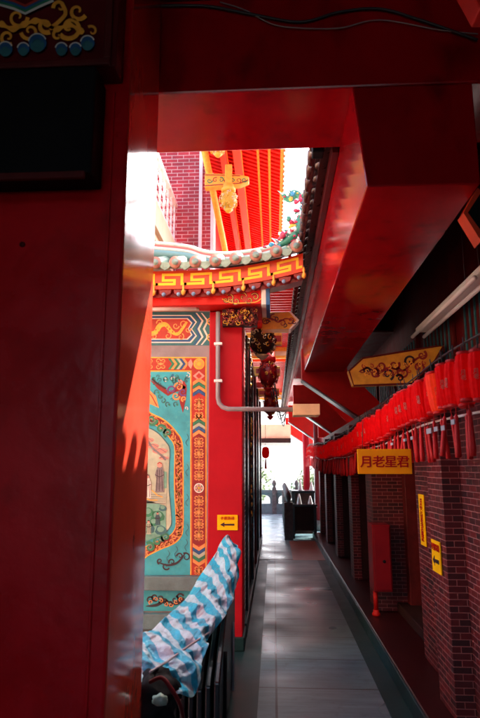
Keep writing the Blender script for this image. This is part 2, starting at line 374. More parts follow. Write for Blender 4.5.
# ================================================================== FOREGROUND PORCH
PX = -0.6
t = thing('red_pillar', 'huge glossy red square pillar filling the left side with sunlit patches', 'pillar', (-1.0, 2.45, 0))
b = MB(); b.box(-1.6, PX, 2.17, 2.76, 0, 4.3, 'red_front'); b.m[5] = b.mi('red_pillar'); b.build('shaft', t, bevel=.012)  # right face takes the orange-shifted red that warms the sun patch
MB().box(-.672, -.66, 2.160, 2.168, 0, 3.08, 'red_front').build('moulding', t, bevel=.003)
for zz in (.9, 2.4): MB().lathe([(.010, -.004), (.012, 0), (.012, .003)], (-1.02, 2.166, zz), 'maroon', 10, axis='y').build('bolt', t)

t = thing('lintel_beam', 'thick red crossbeam over the opening at the top of the picture', 'beam', (-.1, 3.1, 3.52))
MB().box(-2.5, 3.0, 2.8, 3.4, 3.52, 4.3, 'red_gloss').build('beam_body', t, bevel=.012)
MB().box(-2.5, .43, 3.402, 3.42, 3.62, 4.3, 'cream').build('outer_facing', t)  # unseen cream back face, added to bounce neutral light onto the mural

t = thing('long_roof_beam', 'wide glossy red beam running away overhead along the right eave', 'beam', (.78, 2.8, 2.93))
b = MB(); b.hexa([(.50,2.8,2.936), (1.08,2.8,2.936), (1.08,2.8,3.518), (.441,2.8,3.518), (.475,8.67,2.936), (1.08,8.67,2.936), (1.08,8.67,3.518), (.441,8.67,3.518)], 'red_gloss')
b.build('beam_body', t, bevel=.01)

structure(MB().box(-5, 3, -7, 2.8, 4.1, 4.3, 'maroon').build('ceiling'))
t = thing('porch_wall', 'red side wall of the porch out of the light beside the camera', 'wall', (3.0, -2, 0))
MB().box(2.6, 2.8, -7, 3.3, .11, 4.1, 'red_dark').build('wall_panel', t)
t = thing('porch_wall', 'dark red back wall of the porch behind the camera', 'wall', (0, -7, 0))
MB().box(-5.2, -3.0, -7.2, -7, 0, 4.1, 'cream').build('wall_panel', t)  # wide opening beside this panel is made up to light the front faces
MB().box(-3.0, 3, -7.2, -7, 3.95, 4.1, 'maroon').build('header', t)
t = thing('porch_wall', 'dark red left wall of the porch beyond the huge pillar', 'wall', (-5, -2, 0))
MB().box(-5.2, -5, -7, 2.8, 0, 4.1, 'cream').build('wall_panel', t)  # cream chosen for bounce light on the dark foreground
MB().box(-5, -1.62, 2.5, 2.7, 0, 4.1, 'cream').build('return_panel', t)  # unseen cream panel, bounces neutral light into the courtyard

# gilded plaque, its frame, black box beneath
t = thing('painted_plaque', 'dark red plaque painted with gold scrolls and blue clouds at the top left', 'plaque', (-1.0, 2.1, 3.1))
pt = Paint(plane_px(2.05, .002))
b = MB(); p0 = at(117, 66, Y=2.07)
b.box(-1.6, p0.x, 2.056, 2.168, 3.12, 4.1, 'maroon'); b.build('board', t, bevel=.006)
b = MB(); b.box(-1.6, p0.x-.02, 2.035, 2.053, 3.115, 3.145, 'dark_red_wood'); b.box(p0.x-.05, p0.x-.02, 2.036, 2.053, 3.145, 4.1, 'dark_red_wood'); b.build('frame', t, bevel=.006)
G = 'orange_gold'
for (a, c, r, tu, an, w, d) in [(18, 18, 9, 1.1, 0, 4, 1), (70, 28, 11, 1.2, 2.5, 5, -1), (78, 12, 8, 1.0, .5, 4.5, 1), (30, 32, 8, 1.1, 3, 4, -1), (46, 26, 7, .9, 1, 5, 1), (8, 38, 7, 1.1, 1, 4, 1), (92, 32, 5, .8, 4, 3, 1), (60, 8, 6, .9, 3, 4, 1), (58, 36, 5, .9, 5, 3.5, -1)]:
    pt.scroll(a, c, r, tu, an, w, G, 2, d)
pt.ribbon(spline([(0, 24), (14, 30), (28, 24), (42, 22), (56, 30), (70, 26), (84, 34)]), [5+2*sin(i) for i in range(49)], G, 3)
pt.ribbon(spline([(62, 4), (66, 14), (60, 22), (50, 30)]), 4, G, 3)
for k, mm in enumerate(['mural_white', 'mural_green', 'mural_blue', 'mural_red']):
    q = k*2.6; pt.ribbon([(0, 4-q*.9+2), (14, 10-q), (26, 15-q), (40, 8-q), (54, 2-q)], 2.4, mm, 4)
for (a, c, r) in [(38, 44, 9), (88, 44, 7), (6, 50, 7), (62, 50, 6), (24, 50, 6), (76, 50, 6)]:
    pt.disc(a, c, r, 'mural_blue', 3, ra=r); pt.ribbon([(a+r*cos(x*.2+3.3), c+r*sin(x*.2+3.3)) for x in range(14)], 1.3, 'mural_white', 4); pt.disc(a, c+2.5, r*.78, 'mural_teal', 4); pt.ribbon([(a+r*.6*cos(x*.2+3.3), c+2+r*.6*sin(x*.2+3.3)) for x in range(14)], .9, 'mural_blue', 5)
pt.build('painting', t)
t = thing('wall_box', 'plain black box fixed on the red pillar under the gold plaque', 'box', (-.95, 2.1, 2.62))
MB().box(-1.6, -.70, 2.02, 2.168, 2.63, 3.10, 'black').build('casing', t, bevel=.01)
MB().box(-1.6, -.72, 2.0, 2.02, 2.60, 2.628, 'dark_red_wood').build('lower_ledge', t, bevel=.004)

# cables across the lintel
for nm, lb, pts, r, m in [
    ('cable', 'black cable sagging across the dark red lintel', [(150, 6), (205, 6), (250, 14), (300, 22), (340, 12), (380, 9), (420, 20), (478, 40)], .008, 'wire'),
    ('cable', 'thin pale wire strung under the black cable on the lintel', [(220, 2), (245, 10), (272, 24), (300, 28), (340, 28), (380, 20), (440, 30), (478, 34)], .0035, 'wire_pale')]:
    P3 = [at(x, y, Y=2.785) for x, y in pts]
    tag(MB().tube(spline([tuple(p) for p in P3]), r, m, 6).build(nm), lb, 'cable')
# palace lantern at the top right corner
c = Vector((.955, 2.3, 3.50))
t = thing('palace_lantern', 'red corner lantern with orange bead at the top right edge', 'lantern', tuple(c))
MB().prism([(-.03, -.02), (.03, -.02), (.10, .16), (-.10, .16)], 'y', -.06, .06, 'red_bright').build('canopy', t, world=False, bevel=.008)
MB().lathe([(.012, -.03), (.03, -.02), (.03, .0), (.012, .01)], (.02, -.07, .03), 'orange_gold').build('bead', t, world=False)
MB().tube([(0, 0, .15), (0, 0, .6)], .006, 'wire').build('hanger', t, world=False)

# ================================================================== MURAL WALL (Y = 5.2) AND RED PIER
MY = 5.2
t = thing('mural_wall', 'temple wall with turquoise painted mural in a red scroll border', 'wall', (-1.2, 5.3, 0))
MB().box(-4.5, -.585, MY, MY+.3, .0, 3.1, 'mauve_stone').build('wall_panel', t)
zs = at(150, 575, Y=MY).z; zs2 = at(150, 589, Y=MY).z; zb = at(150, 612, Y=MY).z; zb2 = at(150, 627, Y=MY).z
MB().box(-4.5, -.56, MY-.07, MY-.002, zs2, zs, 'grey_stone').build('stone_sill', t, bevel=.006)
MB().box(-4.5, -.56, MY-.08, MY-.002, zb2, zb, 'grey_stone').build('stone_sill', t, bevel=.006)
MB().box(-4.5, -.56, MY-.05, MY-.002, 0, zb2, 'dark_stone').build('stone_base', t, bevel=.006)
m = Paint(plane_px(MY)); T = m
# outer border: mural spans px x ..208, y 355..576
XR, YT, YB = 206.5, 357, 575
LX = 20            # far left (behind the pillar)
m.poly([(LX, YT), (XR, YT), (XR, YB), (LX, YB)], 'gold_paint', 1)
m.poly([(LX, YT+1.2), (XR-1.2, YT+1.2), (XR-1.2, YB), (LX, YB)], 'mural_red', 2)
m.poly([(LX, 370.5), (191.5, 370.5), (191.5, YB), (LX, YB)], 'gold_paint', 3)
m.poly([(LX, 371.8), (190.2, 371.8), (190.2, YB), (LX, YB)], 'mural_turq', 4)
cx = 199
def chev(cy, mm, s=1, h=5, w=6.2): m.poly([(cx-w, cy), (cx, cy+s*h), (cx+w, cy), (cx+w, cy+4*1), (cx, cy+s*h+4), (cx-w, cy+4)], mm, 5)
# corner rosette
m.disc(cx, 364, 5.6, 'gold_paint', 4); m.disc(cx, 364, 4.2, 'ochre', 5); m.disc(cx, 364, 2.0, 'gold_paint', 6)
for k in range(8): m.disc(cx+3.6*cos(k*pi/4), 364+3.6*sin(k*pi/4), 1.1, 'mural_orange', 6, 8)
# right border going down
m.poly([(cx, 371), (cx+6, 376), (cx, 381), (cx-6, 376)], 'mural_pink', 4); m.poly([(cx, 373), (cx+3, 376), (cx, 379), (cx-3, 376)], 'mural_red', 5)
def motif(c0, c1, mm='mural_orange', n=3):
    L = (c1-c0)/n
    for k in range(n):
        y = c0+L*(k+.5)
        for s in (-1, 1):
            m.scroll(cx+s*2.9, y-L*.22, min(2.5, L*.26), 1.0, pi/2 if s > 0 else pi/2, 1.25, mm, 5, s)
            m.scroll(cx+s*3.1, y+L*.24, min(2.2, L*.22), 1.0, -pi/2, 1.15, mm, 5, -s)
            m.ribbon(spline([(cx, y-L*.48), (cx+s*1.6, y-L*.1), (cx+s*4.6, y+L*.02), (cx+s*1.4, y+L*.2), (cx, y+L*.48)]), 1.0, mm, 5)
        m.poly([(cx, y-L*.3), (cx+1.5, y), (cx, y+L*.3), (cx-1.5, y)], mm, 6)
for k, mm in enumerate(['mural_orange', 'mural_green', 'mural_orange', 'mural_blue']): chev(382+k*3.6, mm, -1, 4)
motif(397, 412, n=1); motif(412, 419, n=1)
for k, mm in enumerate(['mural_orange', 'mural_green', 'mural_cream', 'mural_blue', 'mural_orange']): chev(419+k*3.6, mm, -1, 4)
m.poly([(cx-6.2, 436), (cx, 431), (cx+6.2, 436), (cx+6.2, 452), (cx-6.2, 452)], 'mural_darkred', 4)
m.poly([(cx-6.2, 452), (cx+6.2, 452), (cx+6.2, 545), (cx-6.2, 545)], 'mural_darkred', 4)
motif(437, 481, n=4)
m.disc(cx, 488, 5, 'mural_white', 6); m.disc(cx, 488, 3.8, 'mural_green', 7)
for k in range(6): m.disc(cx+2.6*cos(k*pi/3), 488+2.6*sin(k*pi/3), 1.2, 'mural_pink', 8, 8)
m.disc(cx, 488, 1.2, 'gold_paint', 9, 8)
motif(495, 541, n=4)
for k, mm in enumerate(['mural_orange', 'mural_blue', 'mural_cream', 'mural_green', 'mural_orange']): chev(543+k*3.8, mm, 1, 4)
motif(566, 575, n=1)
# top border going left
def motif_h(c0, c1, n):
    L = (c1-c0)/n; y = 364
    for k in range(n):
        x = c0+L*(k+.5)
        for s in (-1, 1):
            m.scroll(x-L*.2, y+s*2.8, 2.3, 1.0, 0, 1.2, 'mural_orange', 5, s); m.scroll(x+L*.22, y+s*2.6, 2.0, 1.0, pi, 1.1, 'mural_orange', 5, -s)
        m.poly([(x-L*.3, y), (x, y-1.5), (x+L*.3, y), (x, y+1.5)], 'mural_orange', 6)
motif_h(142, 167, 2); motif_h(100, 142, 3)
for k, mm in enumerate(['mural_green', 'mural_orange', 'mural_green', 'mural_cream', 'mural_blue', 'mural_orange']):
    x = 168+k*2.8; m.poly([(x, 358.6), (x+4, 364), (x, 369.5), (x+2.6, 369.5), (x+6.6, 364), (x+2.6, 358.6)], mm, 5)
m.poly([(187, 364), (191, 359), (193, 364), (191, 369)], 'mural_pink', 5)
# inner red scroll frame with cusped outline
outer = spline([(110, 392), (140, 402), (150, 412), (162, 418), (170, 424), (177, 432), (182, 440), (183.5, 455), (183.8, 500), (183.5, 528), (181, 537), (174, 544), (160, 550), (148, 556), (138, 562), (100, 566)], 6)
def scale_out(pts, d):
    c = Vector((120, 480)); return [p - (p-c).normalized()*d for p in pts]
def closed(pts): return [tuple(p) for p in pts]
for d, mm, ly in [(0, 'gold_paint', 5), (1.3, 'mural_darkred', 6), (8.8, 'gold_paint', 7), (9.8, 'mural_turq', 8), (14.0, 'mural_teal', 9), (15.2, 'mural_cream', 10)]:
    m.poly(closed(scale_out(outer, d)), mm, ly)
# scrolling vine in the red frame
vine = [p - (p-Vector((120, 480))).normalized()*5 for p in outer]
acc = 0
for i in range(1, len(vine)):
    seg = (vine[i]-vine[i-1]).length; acc += seg
    if acc > 4.2 and vine[i].x > 135:
        acc = 0; s = 1 if (i % 2) else -1; tdir = (vine[i]-vine[i-1]).normalized(); q = Vector((-tdir.y, tdir.x))
        c = vine[i]+q*1.3*s; m.scroll(c.x, c.y, 2.3, 1.1, atan2(q.y, q.x)+pi, 1.2, 'mural_orange', 7, s)
        m.ribbon([tuple(vine[i-1]), tuple(vine[i]+q*2.4*s), tuple(vine[i]+tdir*4)], 1.1, 'mural_orange', 7)
for i in range(12):
    y = 446+i*8.0
    for s in (-1, 1):
        m.scroll(178.8+s*1.7, y+s*2, 1.9, 1.1, pi/2, 1.1, 'mural_orange', 7, s)
    m.ribbon(spline([(176.5, y-3), (180.5, y), (176.8, y+3)]), 1.0, 'mural_orange', 7)
# green ruyi clouds at corners of the picture
for (a, c, r, an, d) in [(152, 420, 5, 0, 1), (161, 429, 4.5, 1, -1), (168, 433, 4, 2, 1), (145, 415, 4, 3, 1), (158, 541, 5, 0, -1), (166, 537, 4, 2, 1), (150, 547, 4.5, 4, 1)]:
    m.scroll(a, c, r, 1.2, an, 2.6, 'mural_green', 12, d)
    m.scroll(a, c, r*.62, 1.0, an, 1.0, 'mural_pale_green', 13, d)
# bats and flourishes in the spandrels (turquoise field)
bat = [(150, 380), (156, 383), (163, 388), (171, 392), (178, 385), (184, 381), (187, 386), (185, 396), (184, 404), (183, 414), (180, 408), (178, 398), (170, 398), (160, 392)]
m.poly(bat[:7]+[(184, 390), (176, 392), (168, 396), (158, 389)], 'mural_darkred', 6)
m.poly([(182, 384), (187, 388), (186, 398), (183, 413), (180, 403), (178, 394)], 'mural_darkred', 6)
for (a, c, r, mm) in [(172, 390, 4, 'mural_purple'), (179, 387, 4, 'mural_orange'), (183, 392, 3.6, 'mural_purple'), (176, 396, 3.6, 'mural_orange'), (180, 383, 2.6, 'mural_pink'), (184, 399, 2.4, 'mural_orange')]:
    m.scroll(a, c, r, 1.2, a, 1.8, mm, 8)
for (a, c) in [(166, 379), (172, 378), (178, 379), (157, 392), (160, 396), (168, 404), (176, 404), (163, 401)]:
    m.scroll(a, c, 2.4, .9, c, 1.3, 'mural_teal', 7)
    m.disc(a+1.5, c+1, .9, 'mural_green', 8, 8)
m.ribbon(spline([(152, 379), (158, 384), (166, 389)]), 1.8, 'mural_black', 8)
rnd = random.Random(11)
for k in range(26):
    a = rnd.uniform(146, 188); c = rnd.choice([rnd.uniform(375, 384), rnd.uniform(398, 416)])
    if c > 396 and a < 172: continue
    m.scroll(a, c, rnd.uniform(1.4, 2.6), 1.0, rnd.uniform(0, 6), .9, rnd.choice(['mural_teal', 'mural_white', 'mural_blue', 'mural_green']), 7, rnd.choice((-1, 1)))
for (a, c) in [(187, 440), (187, 470), (187, 500), (187, 530), (186, 545), (176, 552), (168, 556)]:
    m.ribbon(spline([(a, c-6), (a+1.6, c-2), (a-1.2, c+2), (a+.6, c+6)]), .6, 'mural_teal', 7)
m.poly([(140, 392), (147, 388), (156, 396), (159, 408), (150, 404), (142, 400)], 'mural_orange', 6); m.ribbon(spline([(142, 392), (150, 394), (157, 406)]), 1, 'mural_red', 7)
for (a, c, r) in [(186, 557, 4), (180, 556, 3), (172, 562, 3), (166, 566, 3.5), (160, 561, 2.6)]:
    m.scroll(a, c, r, 1, c, 1.6, 'mural_black', 6)
m.ribbon(spline([(158, 562), (168, 565), (178, 562), (186, 552)]), [.6+1.6*sin(i*.13) for i in range(25)], 'mural_black', 7)
# lower strip between the two sills
m.poly([(LX, 589.5), (193, 589.5), (193, 611), (LX, 611)], 'mural_turq', 4)
for k in range(7):
    a = 150+k*5; m.scroll(a, 600-3*sin(k*1.3), 3.4, 1.1, k, 2.0, 'mural_black', 6, 1 if k % 2 else -1); m.scroll(a+1, 602-3*sin(k*1.3), 2, 1.1, k+2, 1.0, 'mural_orange', 7)
m.ribbon(spline([(146, 606), (156, 605), (166, 601), (176, 604), (184, 598)]), [.6+2.4*abs(sin(i*.16)) for i in range(33)], 'mural_black', 6)
m.build('painted_border', t)
# picture inside the frame: landscape, robed figures
m = Paint(plane_px(MY))
m.poly([(125, 505), (140, 498), (154, 502), (166, 506), (166.4, 530), (160, 536), (146, 541), (125, 544)], 'mural_pale_green', 13)
m.poly([(125, 488), (141, 492), (152, 490), (160, 494), (166.5, 492), (166.5, 503), (125, 503)], 'mural_cream', 13)
for k in range(5): m.ribbon([(142, 495+k*2.2), (152+k, 494.4+k*2.2), (166, 495+k*2.0)], .5, 'mural_grey', 14)
for (a, c, r) in [(148, 512, 6), (158, 516, 7), (147, 528, 8), (161, 530, 6), (154, 522, 5), (143, 505, 4), (163, 508, 4)]:
    m.poly([(a+r*cos(k*.7)*(1+.25*sin(k*2.3)), c+r*.8*sin(k*.7)) for k in range(9)], 'mural_teal' if int(a) % 2 else 'mural_green', 14)
    m.poly([(a+r*.6*cos(k*.7), c-1+r*.5*sin(k*.7)) for k in range(9)], 'mural_pale_green', 15)
# pine branch and mountain in the upper part
m.ribbon(spline([(146, 436), (152, 447), (160, 454), (166, 460)]), [2.2, 2, 1.8]*9, 'mural_grey', 13)
for (a, c, r) in [(153, 446, 5), (160, 451, 6), (148, 440, 5), (164, 458, 4)]:
    m.poly([(a+r*cos(k*.7)*1.3, c+r*.5*sin(k*.7)) for k in range(9)], 'mural_pink', 12); m.ribbon([(a-r, c), (a, c-r*.4), (a+r, c+1)], .6, 'mural_grey', 15)
m.poly([(160, 470), (167, 472), (167, 488), (162, 489), (158, 482)], 'mural_pale_green', 13)
def robed(a, y0, y1, w, mm, sash=None):
    h = y1-y0
    m.poly([(a-w*.28, y0+h*.17), (a+w*.28, y0+h*.17), (a+w*.5, y0+h*.4), (a+w*.40, y0+h*.55), (a+w*.5, y1), (a-w*.5, y1), (a-w*.36, y0+h*.55), (a-w*.52, y0+h*.42)], mm, 16)
    for s in (-.25, 0, .22): m.ribbon([(a+s*w, y0+h*.25), (a+s*w*1.4, y1-1)], .45, 'mural_black', 17)
    m.ribbon([(a-w*.5, y0+h*.42), (a, y0+h*.5), (a+w*.48, y0+h*.42)], .7, 'mural_black', 17)
    m.disc(a, y0+h*.1, h*.085, 'mural_pink', 17, 10); m.ribbon([(a-h*.07, y0+h*.06), (a, y0+h*.01), (a+h*.07, y0+h*.06)], 1.0, sash or 'mural_black', 18)
robed(160, 462, 492, 9, 'mural_grey', 'mural_red')
robed(147.5, 474, 498, 8, 'mural_white')
robed(158, 512, 525, 5, 'mural_teal'); robed(149, 520, 534, 5, 'mural_cream')
for (a, b1, c, d2) in [(152, 490, 163, 497), (143, 497, 158, 500)]: m.ribbon([(a, b1), ((a+c)/2, (b1+d2)/2+1.5), (c, d2)], .9, 'gold_paint', 16)
m.build('painted_picture', t)

# frieze above the mural
m = Paint(plane_px(MY)); 
x1 = 217
m.poly([(LX, 312), (x1, 312), (x1, 345.5), (LX, 345.5)], 'mural_teal', 1)
def hexs(d, mm, ly): m.poly([(LX, 315+d), (191-d, 315+d), (197-d*1.4, 322+d*.3), (192-d, 329), (197-d*1.4, 336-d*.3), (191-d, 343-d), (LX, 343-d)], mm, ly)
hexs(0, 'mural_white', 2); hexs(1.1, 'mural_blue', 3); hexs(3.2, 'mural_white', 4); hexs(4.2, 'mural_red', 5)
for k, mm in enumerate(['mural_blue', 'mural_white', 'mural_teal', 'mural_white']):
    x = 199+k*2.6; m.poly([(x-6, 313), (x, 321), (x-4, 329), (x, 337), (x-6, 345), (x-4.5, 345), (x+2, 337), (x-2, 329), (x+2, 321), (x-4.5, 313)], mm, 3)
for cyy in (321, 337):
    m.scroll(211, cyy, 4.5, 1.2, 0, 1.3, 'gold_paint', 4); m.ribbon([(206, cyy), (216, cyy)], .9, 'mural_white', 3)
m.ribbon(spline([(120, 332), (136, 325), (146, 333), (155, 333), (160, 326), (166, 325), (172, 332), (178, 334), (183, 328), (187, 322)]), [5-3.5*abs(i-30)/50 for i in range(73)], 'gold_paint', 7)
for (a, c, r) in [(160, 323, 3), (168, 336, 3.4), (176, 326, 3), (184, 324, 3.4), (188, 330, 2.6), (154, 337, 3), (148, 326, 3), (181, 337, 3)]: m.scroll(a, c, r, 1.1, a, 1.2, 'mural_orange', 8)
for k in range(10): m.disc(156+k*2.8, 330+2.6*sin(k*1.2), .8, 'mural_red', 9, 6)
m.build('painted_frieze', t)

# red painted pier right of the mural
t = thing('red_pier', 'flat bright red wall pier between mural and corridor with an arrow sign', 'pier', (-.43, 5.3, 0))
MB().box(-.583, -.278, MY-.05, MY+.3, .0, 2.93, 'red_pier').build('shaft', t, bevel=.008)
MB().box(-.59, -.262, MY-.07, MY+.31, 0, .11, 'floor_dark').build('plinth', t, bevel=.01)

# drain pipe
t = thing('drain_pipe', 'grey plastic pipe bent down the red pier and across the corridor', 'pipe', (-.5, 5.1, 2.0))
py = MY-.10
a = at(218, 312, Y=py); bq = at(218, 398, Y=py); c1 = at(221, 405, Y=py); c2 = at(228, 409, Y=py); e = at(295, 409.5, Y=py)
MB().tube([a, a.lerp(bq, .5), bq, at(219, 403, Y=py), at(222.5, 407, Y=py), c2, e], .021, 'pipe_grey', 12).build('pipe', t)
for yy in (344, 381):
    q = at(218, yy, Y=py); MB().box(q.x-.035, q.x+.04, q.y-.025, q.y+.04, q.z-.012, q.z+.012, 'tube_white').build('clamp', t, bevel=.004)
q0 = at(293, 416, Y=py); q1 = at(319, 405, Y=py)
tag(MB().box(q0.x, q1.x, py-.10, py+.12, q0.z, q1.z, 'box_tan').build('junction_box', bevel=.004), 'tan rectangular junction box at the end of the grey pipe', 'junction box')
# batten lamp above frieze
t = thing('batten_lamp', 'unlit cream tube lamp fixed above the dragon frieze', 'lamp', (-1.1, 5.1, 2.96))
a = at(120, 309, Y=5.08); bq = at(198.5, 309, Y=5.08)
MB().tube([(a.x, 5.07, a.z-.005), (bq.x-.02, 5.07, a.z-.005)], .018, 'tube_white', 10).build('tube', t)
MB().box(a.x-.02, bq.x, 5.085, 5.145, a.z-.012, a.z+.03, 'cream').build('housing', t, bevel=.005)

def arrow_sign(name, label, c, w, h, rot, rows):
    t = thing(name, label, 'sign', tuple(c))
    o = MB().box(-w/2, w/2, -.004, .004, -h/2, h/2, 'yellow_sign').build('plate', t, world=False, bevel=.002)
    pts = [(-.36*w, -.14*h), (-.14*w, .02*h), (-.16*w, -.09*h), (.34*w, -.07*h), (.34*w, -.2*h), (-.16*w, -.19*h), (-.14*w, -.30*h)]
    ar = MB().prism(pts, 'y', -.0065, -.0042, 'sign_black').build('arrow', t, world=False)
    tx = text('lettering', rows, h*.24, 'sign_red', (0, 0, 0), parent=t, spacing=1.02); tx.location = (0, -.0055, .27*h); tx.rotation_euler = (pi/2, 0, 0)
    t.rotation_euler = (0, 0, rot); return t
c = at(227.5, 522.5, Y=MY-.058)
arrow_sign('arrow_sign', 'yellow sign with left arrow on the bright red pier', c, .178, .128, 0, '參觀路線')

# ---- beams under the lower roof
t = thing('eave_beam', 'red beam painted with scrolls under the curved tile edge', 'beam', (-.6, 5.1, 2.98))
MB().box(-4.5, -.10, 5.0, 5.6, 2.955, 3.12, 'red_bright').build('beam_body', t, bevel=.005)
MB().box(-.098, -.055, 4.99, 5.6, 2.945, 3.13, 'mural_white').build('beam_end', t, bevel=.004)
MB().box(-.055, -.02, 4.985, 5.6, 2.94, 3.13, 'mural_blue').build('beam_end', t, bevel=.004)
m = Paint(plane_px(5.0))
for (a, c, r, d) in [(230, 298, 3, 1), (236, 301, 3, -1), (243, 297, 3.4, 1), (249, 300, 3.4, -1), (255, 297, 3, 1), (226, 300, 2, 1)]:
    m.scroll(a, c, r+.5, 1.1, a, 2.4, 'mural_black', 2, d); m.scroll(a, c, r+.5, 1.1, a, .8, 'gold_paint', 3, d)
m.disc(245, 299, 3, 'mural_red', 4); m.ribbon(spline([(222, 299), (232, 303), (245, 303), (256, 302), (262, 298)]), .9, 'gold_paint', 3)
m.build('painted_scroll', t)

# carved bracket clusters above the pier (dark lacy carving)
def carved(cx0, cx1, cy0, cy1, Y, n, mats, depth=.12, seed=1, name='carving', parent=None, rr=(2.2, 4.2), back='dark_wood'):
    rnd = random.Random(seed); b = MB()
    p0 = at(cx0, cy1, Y=Y); p1 = at(cx1, cy0, Y=Y)
    b.box(p0.x, p1.x, Y+.03, Y+depth, p0.z, p1.z, back)
    for k in range(n):
        a = rnd.uniform(cx0+1, cx1-1); c = rnd.uniform(cy0+1, cy1-1); p = at(a, c, Y=Y); r = rnd.uniform(*rr)*Y/574
        an = rnd.uniform(0, 6.28); d = rnd.choice((-1, 1)); pts = []
        for i in range(11):
            q = r*(1-i/12); th = an+d*i*.62; pts.append((p.x+q*cos(th), Y+.02-.02*sin(i*.3)+rnd.uniform(-.004, .004), p.z+q*sin(th)))
        b.tube(pts, [r*.26*(1-.05*i) for i in range(11)], rnd.choice(mats), 5)
    return b.build(name, parent)
t = thing('carved_bracket', 'dark pierced wood carving at the top of the bright red pier', 'bracket', (-.35, 5.1, 2.85))
carved(222, 257, 308, 325, 5.05, 170, ['dark_wood', 'dark_red_wood', 'ochre', 'dark_red_wood', 'mural_darkred'], seed=3, parent=t, rr=(1.3, 3.0))
# painted box-beam ends sticking towards the corridor
def painted_arm(name, label, x0, x1, y0, y1, z0, z1, tip=.1):
    t = thing(name, label, 'bracket', (x0, (y0+y1)/2, z0))
    zm = (z0+z1)/2
    MB().prism([(x0, z0), (x1-tip, z0), (x1, zm), (x1-tip, z1), (x0, z1)], 'y', y0, y1, 'ochre').build('arm', t, bevel=.006)
    MB().prism([(x1-tip+.0, z0-.004), (x1+.01, zm), (x1-tip, z1+.004), (x1-tip-.02, z1+.004), (x1-.015, zm), (x1-tip-.02, z0-.004)], 'y', y0-.004, y1+.004, 'mural_white').build('trim', t)
    m = Paint(lambda a, b, ly: (x0+a*(x1-x0), y0-.0015*ly, z0+b*(z1-z0)))
    L = (x1-x0)/(z1-z0)
    for k in range(int(6*L/4)+3):
        a = .1+k*.75/(int(6*L/4)+2)
        m.add([], [], 'mural_darkred')
    rnd = random.Random(int(x0*100)); H = z1-z0
    m2 = Paint(lambda a, b, ly: (x0+a, y0-.0015*ly, z0+b))
    n = max(3, int(L*2.2)); 
    for k in range(n):
        a = (.08+.72*k/(n-1))*(x1-x0); c = H*(.5+.2*sin(k*2.1)); r = H*.20
        m2.scroll(a, c, r, 1.1, k*1.3, H*.085, 'mural_darkred', 2, 1 if k % 2 else -1)
        m2.scroll(a+r*.8, c-r*.5, r*.6, 1.0, k*2, H*.06, 'mural_black', 3, -1 if k % 2 else 1)
    m2.ribbon(spline([(.04*(x1-x0), H*.45), (.25*(x1-x0), H*.62), (.45*(x1-x0), H*.4), (.65*(x1-x0), H*.6), (.85*(x1-x0), H*.5)]), H*.07, 'mural_darkred', 2)
    m2.build('painted_scroll', t)
    return t
painted_arm('painted_bracket', 'small ochre painted bracket with white tip over the corridor', -.10, .25, 5.45, 5.62, 2.83, 3.0, .07)

# ================================================================== LOWER CURVED ROOF (Y about 4.9)
def rz(x):   # height of the tile edge along x
    return 3.315 + (max(0, x+.75)**2)*.135
RX0, RX1 = -4.4, .28
t = thing('curved_tile_roof', 'curved temple roof with pink tile ends and a gold key pattern band', 'roof', (-1, 5.2, 3.2))
N = 60; xs = [RX0+(RX1-RX0)*i/N for i in range(N+1)]
def sweep(b, prof, m, x0=RX0, x1=RX1, f=rz, n=60):   # profile of (y, dz) swept along x following the curve
    xs = [x0+(x1-x0)*i/n for i in range(n+1)]; k = len(prof)
    vs = [(x, y, f(x)+dz) for x in xs for y, dz in prof]
    fs = [(i*k+j, i*k+(j+1) % k, (i+1)*k+(j+1) % k, (i+1)*k+j) for i in range(n) for j in range(k)]
    fs += [tuple(range(k-1, -1, -1)), tuple(n*k+j for j in range(k))]
    b.add(vs, fs, m)
    return b
sweep(MB(), [(4.92, -.23), (4.92, -.06), (4.96, -.06), (4.96, -.23)], 'red_orange').build('fascia_board', t)
sweep(MB(), [(4.86, -.06), (4.86, -.035), (6.4, .56), (6.4, .50)], 'tile_grey').build('roof_deck', t)
sweep(MB(), [(4.98, -.29), (4.98, -.19), (5.3, -.10), (5.3, -.24)], 'mural_darkred').build('soffit_board', t)
# key fret on the fascia
fr = Paint(lambda a, b, ly: (a, 4.92-.003*ly, rz(a)-.205+b))
u = .0165; x = RX1-.02
def seg(x0, z0, x1, z1, w=.024):
    if abs(x1-x0) > abs(z1-z0):
        if x0 > x1: x0, x1 = x1, x0
        fr.poly([(x0-w/2, z0-w/2), (x1+w/2, z0-w/2), (x1+w/2, z0+w/2), (x0-w/2, z0+w/2)], 'fret_gold', 1)
    else:
        if z0 > z1: z0, z1 = z1, z0
        fr.poly([(x0-w/2, z0-w/2), (x0+w/2, z0-w/2), (x0+w/2, z1+w/2), (x0-w/2, z1+w/2)], 'fret_gold', 1.2)
while x > RX0+.3:
    P = .26; a = x-P
    zz = [.02, .055, .09, .125]
    seg(a, zz[0], a+P*.62, zz[0]); seg(a+P*.62, zz[0], a+P*.62, zz[1]); seg(a+P*.62, zz[1], a+P*.22, zz[1]) ; seg(a+P*.22, zz[1], a+P*.22, zz[2]+.018)
    seg(a+P*.22, zz[2]+.018, a+P*.88, zz[2]+.018); seg(a+P*.88, zz[2]+.018, a+P*.88, zz[0]); seg(a+P*.88, zz[0], a+P, zz[0])
    x -= P
fr.build('key_pattern', t)
